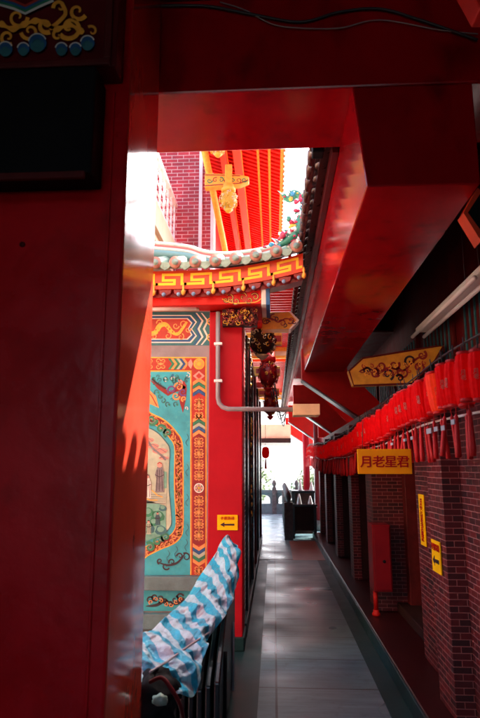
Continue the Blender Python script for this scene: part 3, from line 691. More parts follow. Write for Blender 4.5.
# tile ends and drip tiles, cover tiles
k = 0; x = RX1-.06
while x > RX0:
    z = rz(x)
    b = MB(); b.tube([(x, 4.84, z-.005), (x, 4.90, z+.012), (x, 5.6, z+.30), (x, 6.35, z+.60)], .052, 'tile_grey', 10); b.build('cover_tile', t)
    b = MB(); b.lathe([(.055, 0), (.055, .02), (.045, .024)], (x, 4.818, z-.012), 'tile_pink', 16, axis='y')
    b.lathe([(.03, -.008), (.03, .0), (.02, 0)], (x, 4.818, z-.012), 'tile_grey', 10, axis='y'); b.build('tile_end', t)
    xm = x-.09; z = rz(xm)
    MB().prism([(xm-.055, z-.01), (xm+.055, z-.01), (xm+.05, z-.045), (xm+.025, z-.072), (xm, z-.085), (xm-.025, z-.072), (xm-.05, z-.045)], 'y', 4.825, 4.845, 'tile_grey').build('drip_tile', t, bevel=.003)
    x -= .18; k += 1
# scalloped pendants with gold drops and blue beads
x = RX1-.03; k = 0
while x > RX0+1.5:
    z = rz(x)-.23
    MB().prism([(x-.06, z), (x+.06, z), (x+.05, z-.04), (x, z-.065), (x-.05, z-.04)], 'y', 4.93, 4.99, 'mural_darkred').build('scallop', t, bevel=.004)
    if k % 2 == 0: MB().lathe([(.006, .03), (.012, .0), (.009, -.02), (.02, -.04), (.018, -.06), (.004, -.075)], (x+.035, 4.905, z+.01), 'gold', 10).build('gold_drop', t)
    MB().blob((x-.01, 4.915, z-.052), .019, 'blue_bead', 10, 0).build('bead', t)
    x -= .135; k += 1
# banded ridge behind the tile edge
rp = [at(a, c, Y=5.3) for a, c in [(120, 243), (160, 246), (188, 249), (202, 253.5), (220, 256), (240, 255), (262, 251.5), (285, 244), (303, 233)]]
def rband(dz, r, m, nm):
    MB().tube(spline([(p.x, 5.3, p.z+dz) for p in rp], 5), r, m, 8).build(nm, rt)
rt = thing('roof_ridge', 'upswept white pink and teal banded ridge behind the tile edge', 'roof ridge', (-.2, 5.3, 3.5))
rband(.025, .022, 'ridge_white', 'ridge_cap'); rband(-.005, .018, 'ridge_pink', 'ridge_band'); rband(-.03, .022, 'ridge_white', 'ridge_band'); rband(-.085, .045, 'ridge_teal', 'ridge_body')
# ceramic dragon-and-flower ornaments at the roof corner
def ceramic(name, label, px, Y, seed, n=150, spread=5.5):
    t = thing(name, label, 'ornament', tuple(at(px[0][0], px[0][1], Y=Y)))
    rnd = random.Random(seed); path = [at(a, c, Y=Y) for a, c in px]; sp = spline([tuple(p) for p in path], 8)
    b = MB(); b.tube(sp, [.020+.030*sin(pi*min(1, i/len(sp)*1.1)) for i in range(len(sp))], 'lime', 8); b.build('body', t)
    b = MB()
    for k in range(n):
        p = sp[rnd.randrange(len(sp))]; r = rnd.uniform(.010, .028)
        b.blob((p.x+rnd.gauss(0, 1)*spread*Y/574, p.y+rnd.uniform(-.05, .03), p.z+rnd.gauss(0, 1)*spread*Y/574), r, rnd.choice(['ceramic_red', 'ceramic_red', 'lime', 'ceramic_white', 'ceramic_blue', 'ceramic_red', 'gold']), 7, .5, (1, .7, rnd.uniform(.5, 1.3)), k)
    b.build('petals', t)
    b = MB()
    for k in range(22):
        p = sp[int(k/22*(len(sp)-1))]; q = Vector(p)+Vector((-.04-.03*rnd.random(), -.01, .05+.03*rnd.random()))
        b.tube([p, Vector(p).lerp(q, .6)+Vector((0, 0, .01)), q], [.009, .006, .002], rnd.choice(['ceramic_blue', 'ceramic_white', 'lime']), 6)
    b.build('spines', t); return t
ceramic('ceramic_dragon', 'green and red ceramic dragon climbing the upturned roof corner', [(278, 246), (288, 240), (296, 231), (301, 220), (305, 208), (309, 196)], 5.15, 4)
ceramic('ceramic_phoenix', 'small blue and white ceramic tail curling against the sky', [(284, 198), (290, 199), (295, 194), (301, 197), (306, 204)], 5.6, 9, 18, 2.0)

# ================================================================== UPPER HALL
UY = 9.0
def ux(px, py=200): return at(px, py, Y=UY).x
t = thing('upper_hall', 'upper storey of pink brick with pale pilasters and balcony', 'building', (-2, 10, 3.5))
MB().box(-4.5, ux(211), UY, UY+.3, 3.6, 7.4, 'brick_upper').build('brick_wall', t)
MB().box(ux(199.2), ux(202.6), UY-.05, UY-.001, 3.6, 7.4, 'white_paint').build('pilaster', t, bevel=.005)
MB().box(ux(211), ux(214), UY-.05, UY+.3, 3.6, 7.4, 'white_paint').build('pilaster', t, bevel=.005)
MB().box(-4.5, -.99, UY+.302, 16, 3.6, 7.4, 'red_bright').build('side_wall', t)
MB().box(-4.5, -.4, UY, 13, 3.30, 3.58, 'cream').build('floor_slab', t)
# balcony
BX = -1.62
MB().box(-3.2, BX, 5.8, UY-.06, 4.62, 4.72, 'cream').build('balcony_floor', t)
b = MB(); b.add([(BX, 5.8, 4.72), (BX, UY-.06, 4.72), (BX, UY-.06, 5.08), (BX, 5.8, 5.08), (BX+.06, 5.8, 4.72), (BX+.06, UY-.06, 4.72), (BX+.06, UY-.06, 5.08), (BX+.06, 5.8, 5.08)],
      [(0,1,2,3), (7,6,5,4), (0,4,5,1), (1,5,6,2), (2,6,7,3), (3,7,4,0)], 'cream'); b.build('balcony_fascia', t)
b = MB()
b.box(BX-.03, BX+.05, 5.8, UY-.06, 5.80, 5.86, 'white_paint'); b.box(BX-.02, BX+.04, 5.8, UY-.06, 5.12, 5.17, 'white_paint')
b.build('hand_rail', t, bevel=.004)
y = 5.85
while y < UY-.1:
    MB().box(BX-.006, BX+.022, y, y+.03, 5.17, 5.80, 'white_paint').build('baluster', t); y += .30
b = MB()
for z in (5.32, 5.48, 5.64): b.box(BX, BX+.016, 5.82, UY-.08, z, z+.02, 'white_paint')
b.build('rail_bar', t)
# big upper roof: soffit with purlins and rafters
t = thing('upper_roof', 'high red and orange roof underside with closely set rafters', 'roof', (-.4, 9, 6))
EX, EZ = .165, 6.0; SL = .38
def sz(x): return EZ+(EX-x)*SL
Y0, Y1 = 5.3, 16.0
b = MB(); b.prism([(EX, EZ+.10), (EX, EZ+.04), (-1.1, sz(-1.1)+.04), (-1.1, sz(-1.1)+.10)], 'y', Y0, Y1, 'red_orange'); b.build('soffit_board', t)
for i in range(0, 92):
    y = Y0+.04+i*(.115)
    MB().prism([(EX-.02, EZ+.035), (EX-.02, EZ-.01), (-1.1, sz(-1.1)-.01), (-1.1, sz(-1.1)+.035)], 'y', y, y+.055, 'red_bright').build('rafter', t)
MB().prism([(EX-.02, EZ-.02), (EX+.03, EZ-.03), (EX+.03, EZ+.14), (EX-.02, EZ+.14)], 'y', Y0-.02, Y1, 'gold_paint').build('fascia_board', t)
for xx in (-.02, -.19):
    MB().prism([(xx-.018, sz(xx)-.014), (xx+.018, sz(xx)-.028), (xx+.018, sz(xx)-.012), (xx-.018, sz(xx)+.0)], 'y', Y0, Y1, 'gold_paint').build('batten', t)
for xx, w in ((-.50, .06), (-.72, .05)):
    MB().box(xx-w, xx+w, Y0, Y1, sz(xx)-.22, sz(xx)-.06, 'red_orange').build('purlin', t, bevel=.01)
    MB().box(xx+w, xx+w+.012, Y0, Y1, sz(xx)-.16, sz(xx)-.12, 'gold_paint').build('purlin_stripe', t)
MB().tube([(-.93, 7.2, 5.9), (-.80, 9.0, 5.2), (-.72, 11, 4.6)], .05, 'gold_paint', 8).build('strut', t)
# scalloped tile ends along the upper eave
b = MB()
for i in range(70): b.blob((EX+.045, Y0+.08+i*.15, EZ+.03), .038, 'tile_orange', 8, 0, (.6, 1, 1))
for i in range(70): b.blob((EX+.035, Y0+.155+i*.15, EZ-.02), .03, 'tile_orange', 8, 0, (.5, 1, 1))
b.build('tile_edge', t)
# carved bracket arm with hanging gourd basket
t = thing('roof_bracket', 'gold painted cross arm under the high red roof', 'bracket', (-.6, 7.5, 5.45))
a0 = at(205, 187, Y=7.5); a1 = at(249, 175, Y=7.5); zc = (a0.z+a1.z)/2; zc = at(228, 182, Y=7.5).z
MB().prism([(a0.x, zc-.10), (a1.x-.12, zc-.07), (a1.x, zc-.02), (a1.x, zc+.05), (a1.x-.12, zc+.08), (-.60, zc+.10), (a0.x, zc+.12)], 'y', 7.45, 7.57, 'gold_paint').build('arm', t, bevel=.01)
m = Paint(lambda a, b, ly: (a, 7.45-.002*ly, zc+b))
for k in range(7): m.scroll(a0.x+.07+k*.082, .01*sin(k), .035, 1.1, k, .016, 'mural_red' if k % 2 else 'mural_green', 2, 1 if k % 2 else -1)
m.ribbon([(a0.x, -.075), (a1.x-.12, -.05), (a1.x-.01, -.005)], .014, 'mural_red', 2); m.ribbon([(a0.x, .09), (-.6, .075), (a1.x-.12, .06)], .014, 'mural_red', 2)
m.build('painted_scroll', t)
cxp = at(229, 180, Y=7.5).x
MB().box(cxp-.05, cxp+.05, 7.40, 7.44, zc-.10, zc+.22, 'orange_gold').build('post', t, bevel=.01)
def carved_pendant(name, label, c, R, Hh, seed, base='ochre', mats=('gold', 'dark_red_wood'), tube=True, cap='red_bright', n=110, group=None, topc=.35):
    """carved hanging basket: turned neck, pierced bulb, bud"""
    t = thing(name, label, 'pendant', c, group); rnd = random.Random(seed)
    b = MB(); b.lathe([(R*.62, 0), (R*.62, -Hh*.10), (R*.8, -Hh*.14), (R*.8, -Hh*.22), (R*.68, -Hh*.26)], (0, 0, 0), cap, 16); b.build('neck', t, world=False)
    prof = lambda s: R*(.62+.42*sin(pi*min(1, s*1.08))**.8)*(1 if s < .8 else 1-(s-.8)*3.2)
    b = MB(); b.lathe([(prof(i/10)*.86, -Hh*(.26+.62*i/10)) for i in range(11)], (0, 0, 0), base, 16)
    b.build('core', t, world=False)
    b = MB()
    for k in range(n):
        s = rnd.random()*.95; th = rnd.uniform(0, 2*pi); r0 = prof(s)*.98; z0 = -Hh*(.26+.62*s); rr = R*rnd.uniform(.10, .22); a0 = rnd.uniform(0, 6.28); pts = []
        for i in range(8):
            q = rr*(1-i/9); aa = a0+i*.75; th2 = th+q*cos(aa)/r0; z = z0+q*sin(aa); pts.append((r0*cos(th2), r0*sin(th2), z))
        b.tube(pts, [rr*.26*(1-.07*i) for i in range(8)], rnd.choice(mats), 5)
    b.build('pierced_carving', t, world=False)
    b = MB(); b.lathe([(R*.5, -Hh*.88), (R*.36, -Hh*.93), (R*.22, -Hh*.97), (R*.04, -Hh)], (0, 0, 0), mats[0], 12); b.build('bud', t, world=False)
    return t
carved_pendant('carved_basket', 'pale gold carved gourd basket hanging from the high cross arm', (cxp, 7.42, zc-.09), .125, .42, 2, base='ochre', mats=('gold', 'cream', 'gold_paint'), cap='gold_paint')
carved_pendant('carved_basket', 'second pale gold carved basket cut off by the lintel above', (at(218, 152, Y=6.8).x, 6.8, at(218, 152, Y=6.8).z+.32), .12, .40, 5, base='ochre', mats=('gold', 'cream'), cap='gold_paint')

# ================================================================== LEFT CORRIDOR WALL AND EAVE
LXW = -.28
t = thing('corridor_wall', 'dark temple wall with doors along the left of the corridor', 'wall', (-.5, 9, 0))
MB().box(-.9, LXW-.02, 5.52, 12.6, .0, 3.0, 'dark_wood').build('wall_panel', t)
MB().box(LXW-.02, LXW+.0, 5.55, 5.72, .0, 2.9, 'brick_left').build('brick_strip', t)
for y0, y1, mm in [(6.0, 6.25, 'black_gloss'), (6.7, 6.95, 'gold'), (7.6, 7.8, 'black_gloss'), (8.8, 9.1, 'dark_red_wood'), (10.2, 10.5, 'black_gloss'), (12.2, 12.6, 'dark_red_wood')]:
    if mm == 'gold':
        tp = MB(); tp.box(LXW-.02, LXW+.012, y0, y1, .6, 2.9, 'dark_wood')
        rnd = random.Random(5)
        for k in range(90):
            y = rnd.uniform(y0+.02, y1-.02); z = rnd.uniform(.7, 2.85); tp.blob((LXW+.014, y, z), rnd.uniform(.015, .035), rnd.choice(['gold', 'dark_wood', 'dark_red_wood']), 6, .4, (.5, 1, 1), k)
        tp.build('carved_post', t)
    else: MB().box(LXW-.02, LXW+.012, y0, y1, .0, 2.9, mm).build('door_post', t, bevel=.006)
for y0, y1 in [(6.26, 6.69), (6.96, 7.59), (7.81, 8.79), (9.11, 10.19), (10.51, 12.19)]:
    MB().box(LXW-.02, LXW-.008, y0, y1, .9, 2.3, 'glass_dark').build('door_glass', t)
MB().box(LXW-.02, LXW+.02, 5.53, 12.62, .0, .12, 'floor_dark').build('skirting', t, bevel=.006)
for (ya, yb, zz, lb, xe) in [(7.9, 13.0, 4.2, 'red slatted eave with gold end band high above the carved pendants', .36), (13.2, 19.0, 3.95, 'farther red slatted eave beyond the gold banded one', .40)]:
    t = thing('side_eave', lb, 'eave', (0, ya, zz))
    MB().box(-.9, xe, ya, yb, zz+.05, zz+.12, 'red_orange').build('soffit_board', t)
    y = ya+.05
    while y < yb-.1: MB().box(-.9, xe-.02, y, y+.06, zz, zz+.048, 'red_bright').build('slat', t); y += .15
    MB().box(xe, xe+.04, ya, yb, zz-.04, zz+.16, 'gold_paint').build('eave_edge', t)
    MB().box(-.9, xe, yb, yb+.08, zz-.22, zz+.12, 'gold_paint').build('end_band', t, bevel=.006)
    MB().box(-.9, xe, yb-.03, yb-.002, zz-.16, zz-.06, 'cream').build('end_strip', t)
for y, z in ((7.2, 3.05), (9.4, 3.0), (11.4, 2.9)):
    t = thing('cross_beam', ['near gold painted cross beam between the two dark pendants', 'middle gold painted cross beam behind the red pendant', 'far gold painted cross beam above the grey pipe'][int((y-7)/2)], 'beam', (-.1, y, z))
    MB().box(-.9, .12, y, y+.10, z, z+.16, 'gold_paint').build('beam_body', t, bevel=.008)
    MB().box(-.28, .11, y-.003, y-.001, z+.04, z+.12, 'mural_red').build('painted_face', t)
for i, (px, py0, py1, Y) in enumerate([(262, 320, 360, 6.2), (268, 352, 393, 8.2), (270, 388, 420, 10.5)]):
    p = at(px, py0, Y=Y); q = at(px, py1, Y=Y)
    carved_pendant('carved_pendant', ['largest dark pierced wood pendant hanging beside the red pier', 'middle red carved pendant hanging in the left eave', 'farthest small carved pendant above the pipe'][i], (p.x, Y, p.z), [.155, .145, .14][i], p.z-q.z, 20+i,
                   base=['dark_wood', 'red_dark', 'red_dark'][i], mats=[('cream', 'dark_red_wood', 'ochre', 'dark_red_wood'), ('red_bright', 'dark_red_wood', 'gold', 'red_orange'), ('red_bright', 'gold', 'red_orange')][i], cap='red_bright', group='carved pendants under the left eave')
    tag(MB().box(-.9, p.x+.05, Y-.05, Y+.05, p.z+.002, p.z+.10, 'red_bright').build('pendant_arm', bevel=.006), ['red arm holding the largest dark pendant out from the wall', 'red arm holding the middle red pendant out from the wall', 'red arm holding the farthest small pendant out from the wall'][i], 'arm')

# ================================================================== RIGHT WALL
t = thing('brick_hall', 'dark red brick hall with doorways along the right of the corridor', 'building', (1.4, 7, .11))
ZT = 2.06
def rbox(nm, x0, x1, y0, y1, z0, z1, m, bv=.004): return MB().box(x0, x1, y0, y1, z0, z1, m).build(nm, t, bevel=bv)
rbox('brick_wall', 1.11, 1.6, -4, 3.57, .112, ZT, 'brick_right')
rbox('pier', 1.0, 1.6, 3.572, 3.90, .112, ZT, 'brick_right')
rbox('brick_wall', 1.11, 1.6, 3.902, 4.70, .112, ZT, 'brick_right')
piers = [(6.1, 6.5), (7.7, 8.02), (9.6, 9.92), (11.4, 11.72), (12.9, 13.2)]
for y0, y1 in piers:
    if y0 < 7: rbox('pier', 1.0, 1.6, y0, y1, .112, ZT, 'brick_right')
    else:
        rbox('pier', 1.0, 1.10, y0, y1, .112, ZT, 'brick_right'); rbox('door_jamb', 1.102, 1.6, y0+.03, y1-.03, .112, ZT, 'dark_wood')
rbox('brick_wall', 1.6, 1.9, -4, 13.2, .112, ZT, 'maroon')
bays = [(4.7, 6.1), (6.5, 7.7), (8.02, 9.6), (9.92, 11.4), (11.72, 12.9)]
for i, (y0, y1) in enumerate(bays):
    if i == 0:
        d = rbox('door', 1.45, 1.50, y0+.12, y1-.12, .14, 2.04, 'dark_wood')
        for yy in (y0+.45, y0+.8, y0+1.15): MB().box(1.44, 1.449, yy-.02, yy+.02, .2, 2.0, 'black').build('stile', d)
        for yy in (y0+.02, y1-.14): rbox('door_frame', 1.30, 1.44, yy, yy+.12, .112, 2.05, 'dark_red_wood', .01)
        rbox('threshold', 1.2, 1.45, y0+.002, y1-.002, .112, .2, 'dark_wood', .01)
    else:
        w = rbox('window', 1.38, 1.42, y0+.002, y1-.002, .95, 2.04, 'glass_dark', .001)
        MB().box(1.36, 1.379, y0+.002, y1-.002, .93, 1.0, 'dark_red_wood').build('sill', w, bevel=.004)
        n = 3
        for k in range(n+1):
            yy = y0+.03+(y1-y0-.1)*k/n; MB().box(1.36, 1.379, yy, yy+.04, 1.0, 2.04, 'dark_red_wood').build('mullion', w)
        rbox('wainscot', 1.34, 1.40, y0+.002, y1-.002, .112, .93, 'dark_red_wood')
rbox('lintel', 1.12, 1.7, -4, 13.2, ZT+.002, ZT+.11, 'dark_red_wood', .01)
# upper wall with lattice transoms
rbox('upper_wall', 1.9, 2.1, -4, 13.2, ZT+.15, 4.4, 'maroon')
for i in range(7):
    y0 = 2.9+i*1.5; g = rbox('transom', 1.86, 1.895, y0, y0+1.2, 2.55, 3.2, 'dark_red_wood')
    for k in range(8): MB().box(1.845, 1.858, y0+.08+k*.14, y0+.11+k*.14, 2.6, 3.15, 'mural_teal').build('bar', g)
rbox('end_panel', 1.02, 1.9, 13.3, 13.4, ZT+.12, 3.58, 'red_bright')
# hydrant cabinet
t = thing('hydrant_cabinet', 'tall red fire hydrant cabinet on the far side of the doorway', 'cabinet', (1.0, 5.95, .22))
b = MB(); b.box(.94, 1.12, 5.84, 6.098, .34, .96, 'hyd_red'); b.build('casing', t, bevel=.008)
MB().box(.96, 1.105, 5.828, 5.839, .36, .94, 'hyd_red').build('door', t, bevel=.004)
MB().lathe([(.012, -.012), (.016, 0), (.016, .004)], (1.045, 5.826, .62), 'black', 12, axis='y').build('handle', t)
t = thing('fire_pipe', 'red water pipe coming down beneath the hydrant cabinet to the kerb', 'pipe', (.96, 5.9, .1))
MB().tube([(.965, 5.93, .34), (.965, 5.93, .16)], .022, 'red_bright', 10).build('pipe', t)
MB().lathe([(.04, 0), (.04, .02), (.028, .03), (.028, .05)], (.965, 5.93, .112), 'red_bright', 12).build('flange', t)
# signs on the right wall
c = Vector((.992, 3.755, .965))
arrow_sign('arrow_sign', 'yellow sign with left arrow on the nearest brick pier', c, .19, .19, -pi/2, '參觀路線')
c = Vector((1.102, 4.50, 1.12))
t = thing('vertical_sign', 'narrow upright yellow sign with red writing beside the dark doorway', 'sign', tuple(c))
MB().box(-.075, .075, -.004, .004, -.185, .185, 'yellow_sign').build('plate', t, world=False, bevel=.002)
tx = text('lettering', '月\n老\n星\n君\n殿', .075, 'sign_red', (0, 0, 0), parent=t, bold=.0015, line=.80); tx.location = (0, -.0055, .125); tx.rotation_euler = (pi/2, 0, 0)
t.rotation_euler = (0, 0, -pi/2)
# recentre lettering vertically
zs_ = [v.co.y for v in tx.data.vertices]; tx.location.z = -(max(zs_)+min(zs_))/2

# hanging sign 月老星君
p0 = at(358, 474, Y=3.8); p1 = at(411, 449, Y=3.8)
cx_, cz_ = (p0.x+p1.x)/2, (p0.z+p1.z)/2; w_, h_ = p1.x-p0.x, p1.z-p0.z
t = thing('hanging_sign', 'long yellow board with four large red characters hung below the lanterns', 'sign', (cx_, 3.8, cz_))
MB().box(-w_/2, w_/2, -.005, .005, -h_/2, h_/2, 'yellow_sign').build('board', t, world=False, bevel=.003)
tx = text('lettering', '月老星君', h_*.66, 'sign_red', (0, 0, 0), parent=t, bold=.0, spacing=.86); tx.rotation_euler = (pi/2, 0, 0)
xs_ = [v.co.x for v in tx.data.vertices]; ys_ = [v.co.y for v in tx.data.vertices]
me_ = tx.data; bm = bmesh.new(); src = bmesh.new(); src.from_mesh(me_)
for k, (dx, dy, dz) in enumerate([(0, 0, 0), (.0022, 0, .0002), (-.0022, 0, .0004), (0, .0018, .0006), (0, -.0018, .0008)]):
    tmp = me_.copy(); tmp.transform(Matrix.Translation((dx, dy, dz))); bm.from_mesh(tmp); bpy.data.meshes.remove(tmp)
bm.to_mesh(me_); bm.free(); src.free()
sx = w_*.90/(max(xs_)-min(xs_)); tx.scale = (sx, sx*.95, 1); tx.location = (-sx*(max(xs_)+min(xs_))/2, -.0068, -sx*.95*(max(ys_)+min(ys_))/2)
for s in (-.4, .4): MB().tube([(s*w_, 0, h_/2), (s*w_+.01, 0, 1.80-cz_)], .002, 'wire').build('hanger', t, world=False)

# ================================================================== LANTERN ROW
LXL = .885
def make_lantern():
    t = thing('red_lantern', '', 'lantern', (LXL, 2.5, 1.77), 'red lanterns strung along the corridor')
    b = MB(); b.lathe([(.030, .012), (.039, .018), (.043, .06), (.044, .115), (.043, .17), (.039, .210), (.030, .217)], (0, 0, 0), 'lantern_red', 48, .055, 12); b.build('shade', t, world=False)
    MB().lathe([(.034, .0), (.036, .004), (.036, .013), (.032, .015)], (0, 0, 0), 'tassel_red', 16).build('rim', t, world=False)
    MB().lathe([(.033, .215), (.036, .218), (.036, .228), (.02, .232)], (0, 0, 0), 'tassel_red', 16).build('rim', t, world=False)
    b = MB(); b.tube([(0, 0, .23), (0, 0, .30)], .003, 'wire', 5); b.build('hook', t, world=False)
    b = MB(); b.tube([(0, 0, .0), (0, 0, -.05)], .002, 'tassel_red', 5)
    b.lathe([(.004, -.035), (.010, -.05), (.008, -.066), (.010, -.08), (.014, -.20), (.013, -.240), (.004, -.242)], (0, 0, 0), 'tassel_red', 10, .12, 5); b.build('tassel', t, world=False)
    tx = text('lettering', '月\n老', .026, 'tile_pink', (0, 0, 0), parent=t, line=.9); tx.rotation_euler = (pi/2, 0, -.5); tx.location = (-.021, -.040, .125)
    zz = [v.co.y for v in tx.data.vertices]; tx.location.z = .115-(max(zz)+min(zz))/2
    return t
ln = make_lantern(); names = ['the nearest lantern, cut by the right edge of the picture', 'second lantern from the right edge']
ys = []; y = 2.50
def dip(y): return -.125*(sin(pi*min(1, max(0, (y-4.2)/9.0)))**.7) if 4.2 < y < 13.2 else 0.0
while y < 15.5: ys.append(y); y += .104
hot = None
for i, y in enumerate(ys):
    sag = -.03*sin(pi*((y % 2.9)/2.9)); rnd = random.Random(i)
    lb = 'small red paper lantern far along the row under the eave' if i > 38 else 'red paper lantern with tassel in the near part of the row'
    lo = (LXL+rnd.uniform(-.015, .015), y+rnd.uniform(-.02, .02), 1.795+sag+dip(y)+rnd.uniform(-.012, .012))
    if i == 0: o = ln; o.location = lo; o['label'] = lb
    else: o = copy_thing(ln, lo, lb)
    o.rotation_euler = (rnd.uniform(-.11, .11), rnd.uniform(-.11, .11), rnd.uniform(-.9, .9))
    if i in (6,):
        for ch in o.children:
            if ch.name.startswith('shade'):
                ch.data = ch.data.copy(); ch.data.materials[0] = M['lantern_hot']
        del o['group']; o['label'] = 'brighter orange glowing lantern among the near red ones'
# second smaller row behind (dark red, seen below the first)
# rail and wires carrying the lanterns
pts = [(LXL, 1.5+i*.725, 2.075-.03*sin(pi*(((1.5+i*.725) % 2.9)/2.9))+dip(1.5+i*.725)) for i in range(20)]
tag(MB().tube(spline(pts, 4), .005, 'wire', 6).build('lantern_wire'), 'black wire carrying the row of red lanterns', 'wire')
pts = [(LXL+.06, 1.5+i*.725, 1.755-.012*sin(i*1.7)+dip(1.5+i*.725)*.9) for i in range(20)]
tag(MB().tube(spline(pts, 4), .007, 'tube_white', 6).build('conduit'), 'thin white conduit running just beneath the red lanterns', 'conduit')
# white wish cards clipped to the conduit
for k, (px, py, w, h) in enumerate([(429, 431, .05, .035), (436, 429, .035, .03), (443, 428, .032, .03), (453, 422, .028, .03), (405, 440, .045, .022), (412, 438, .03, .025), (392, 444, .04, .022)]):
    p = at(px, py, X=LXL-.03); h *= .8; w *= .8
    tag(MB().box(p.x-.002, p.x+.002, p.y-w*1.2, p.y+w*1.2, p.z-h/2, p.z+h/2, 'card_white').build('wish_card'),
        'small white card clipped under the red lanterns', 'card', 'white cards clipped under the lanterns')

# ================================================================== CORRIDOR ROOF (right)
t = thing('corridor_roof', 'tiled lean-to roof with dark tile edge over the right of the corridor', 'roof', (1, 9, 3.6))
MB().prism([(.34, 3.58), (.34, 3.66), (2.6, 4.56), (2.6, 4.48)], 'y', 3.402, 22, 'tile_dark').build('roof_deck', t)
MB().box(.40, .438, 3.42, 22, 3.50, 3.60, 'maroon').build('fascia_board', t)
MB().box(1.0, 2.4, 8.9, 22, 3.60, 3.63, 'maroon').build('ceiling_board', t)
y = 3.5; i = 0
while y < 21.5 and i < 95:
    b = MB(); b.tube([(.285, y, 3.625), (.36, y, 3.66), (.9, y, 3.88)], .05, 'tile_dark', 10); b.build('cover_tile', t)
    b = MB(); b.lathe([(.052, -.022), (.056, -.01), (.056, .012), (.03, .014)], (.28, y, 3.62), 'tile_dark', 12, axis='x')
    y2 = y+.095
    b.add([(.30, y2-.05, 3.62), (.30, y2+.05, 3.62), (.285, y2+.04, 3.56), (.275, y2, 3.51), (.285, y2-.04, 3.56), (.318, y2-.05, 3.62), (.318, y2+.05, 3.62), (.303, y2+.04, 3.56), (.293, y2, 3.51), (.303, y2-.04, 3.56)],
          [(0,1,2,3,4), (9,8,7,6,5), (0,5,6,1), (1,6,7,2), (2,7,8,3), (3,8,9,4), (4,9,5,0)], 'tile_dark')
    b.build('drip_tile', t); y += .19; i += 1
y = 3.6; i = 0
while y < 21:
    MB().prism([(1.09, 3.80), (1.09, 3.86), (2.4, 4.38), (2.4, 4.32)], 'y', y, y+.06, 'dark_red_wood').build('rafter', t); y += .30
tag(MB().box(.27, .345, 3.405, 3.50, 3.50, 3.68, 'black').build('gutter_end', bevel=.01), 'black gutter end behind the lintel at the eave corner', 'gutter')
for i, y in enumerate([8.67, 12.6, 16.8, 21.0]):
    t = thing('eave_brace', ['nearest sloping red brace with pale lower edge', 'second sloping red brace behind the tan junction box', 'third sloping red brace far down the corridor', 'last sloping red brace at the end of the corridor'][i], 'brace', (.47, y, 2.9))
    b = MB(); b.prism([(.44, 2.83), (1.9, 1.79+.05), (1.9, 2.16), (1.13, 2.945), (1.09, 3.3), (.44, 3.3)], 'y', y+.002, y+.26, 'red_bright'); b.build('brace_body', t, bevel=.006)
    b = MB(); b.prism([(.43, 2.81), (1.9, 1.772), (1.9, 1.79), (.43, 2.830)], 'y', y-.006, y+.266, 'pipe_grey'); b.build('edge_strip', t)  # grey strip stands in for sky light caught on the brace underside
    if i: MB().box(.44, 1.08, y-4.2, y, 3.40, 3.56, 'red_dark').build('tie_beam', t)
# ochre painted boards near the ceiling
painted_arm_specs = [('ochre painted board with dark red scrolls under the right eave', 6.0)]
def painted_board(label, Y, x0=.787, xr=1.75):
    t = thing('painted_board', label, 'bracket', (x0, Y, 2.34))
    out = [(x0, 2.50), (x0+.045, 2.34), (xr-.3, 2.355), (xr-.05, 2.60), (xr+.05, 2.76), (xr-.02, 2.76), (x0+.15, 2.64)]
    MB().prism(out, 'y', Y, Y+.10, 'ochre').build('board', t, bevel=.006)
    m = Paint(lambda a, b, ly: (a, Y-.0015*ly, b))
    c = Vector((1.2, 2.52))
    o2 = [Vector(p) for p in out]; m.ribbon([tuple(p+(c-p).normalized()*.012) for p in o2], .02, 'dark_red_wood', 1, closed=True)
    for k, (a, b2, r, d) in enumerate([(.98, 2.50, .035, 1), (1.06, 2.47, .045, -1), (1.13, 2.55, .05, 1), (1.20, 2.46, .055, 1), (1.27, 2.56, .05, -1), (1.36, 2.48, .06, 1), (1.44, 2.60, .055, -1), (1.52, 2.53, .05, 1), (1.56, 2.66, .045, -1), (1.32, 2.42, .035, -1)]):
        m.scroll(a, b2, r, 1.15, k*1.7, .026, 'mural_darkred' if k % 3 else 'mural_black', 2, d)
    for k in range(26):
        a = .93+.026*k; b2 = 2.50+.05*sin(k*1.9)+max(0, (a-1.3)*.35)
        m.scroll(a, b2, .022, 1.0, k*2.1, .012, ['mural_darkred', 'mural_red', 'gold_paint'][k % 3], 3, 1 if k % 2 else -1)
    m.ribbon(spline([(.90, 2.49), (1.0, 2.53), (1.1, 2.47), (1.22, 2.53), (1.36, 2.50), (1.5, 2.62), (1.6, 2.66)]), [.008+.014*abs(sin(i*.35)) for i in range(49)], 'mural_darkred', 2)
    m.build('painted_scroll', t); return t
painted_board('ochre painted board with dark red scrolls under the right eave', 6.0)
t = thing('framed_board', 'dark board with orange edge at the right border near the long beam', 'bracket', (1.01, 2.9, 2.65))
MB().prism([(1.03, 2.82), (1.10, 2.68), (1.6, 2.60), (1.6, 3.05), (1.10, 2.93)], 'y', 2.91, 2.98, 'black').build('board', t)
b = MB(); b.hexa([(1.012, 2.89, 2.82), (1.035, 2.89, 2.82), (1.11, 2.89, 2.69), (1.09, 2.89, 2.66), (1.012, 2.99, 2.82), (1.035, 2.99, 2.82), (1.11, 2.99, 2.69), (1.09, 2.99, 2.66)], 'red_orange')
b.hexa([(1.012, 2.89, 2.822), (1.095, 2.89, 2.96), (1.115, 2.89, 2.94), (1.035, 2.89, 2.822), (1.012, 2.99, 2.822), (1.095, 2.99, 2.96), (1.115, 2.99, 2.94), (1.035, 2.99, 2.822)], 'red_orange'); b.build('frame', t)
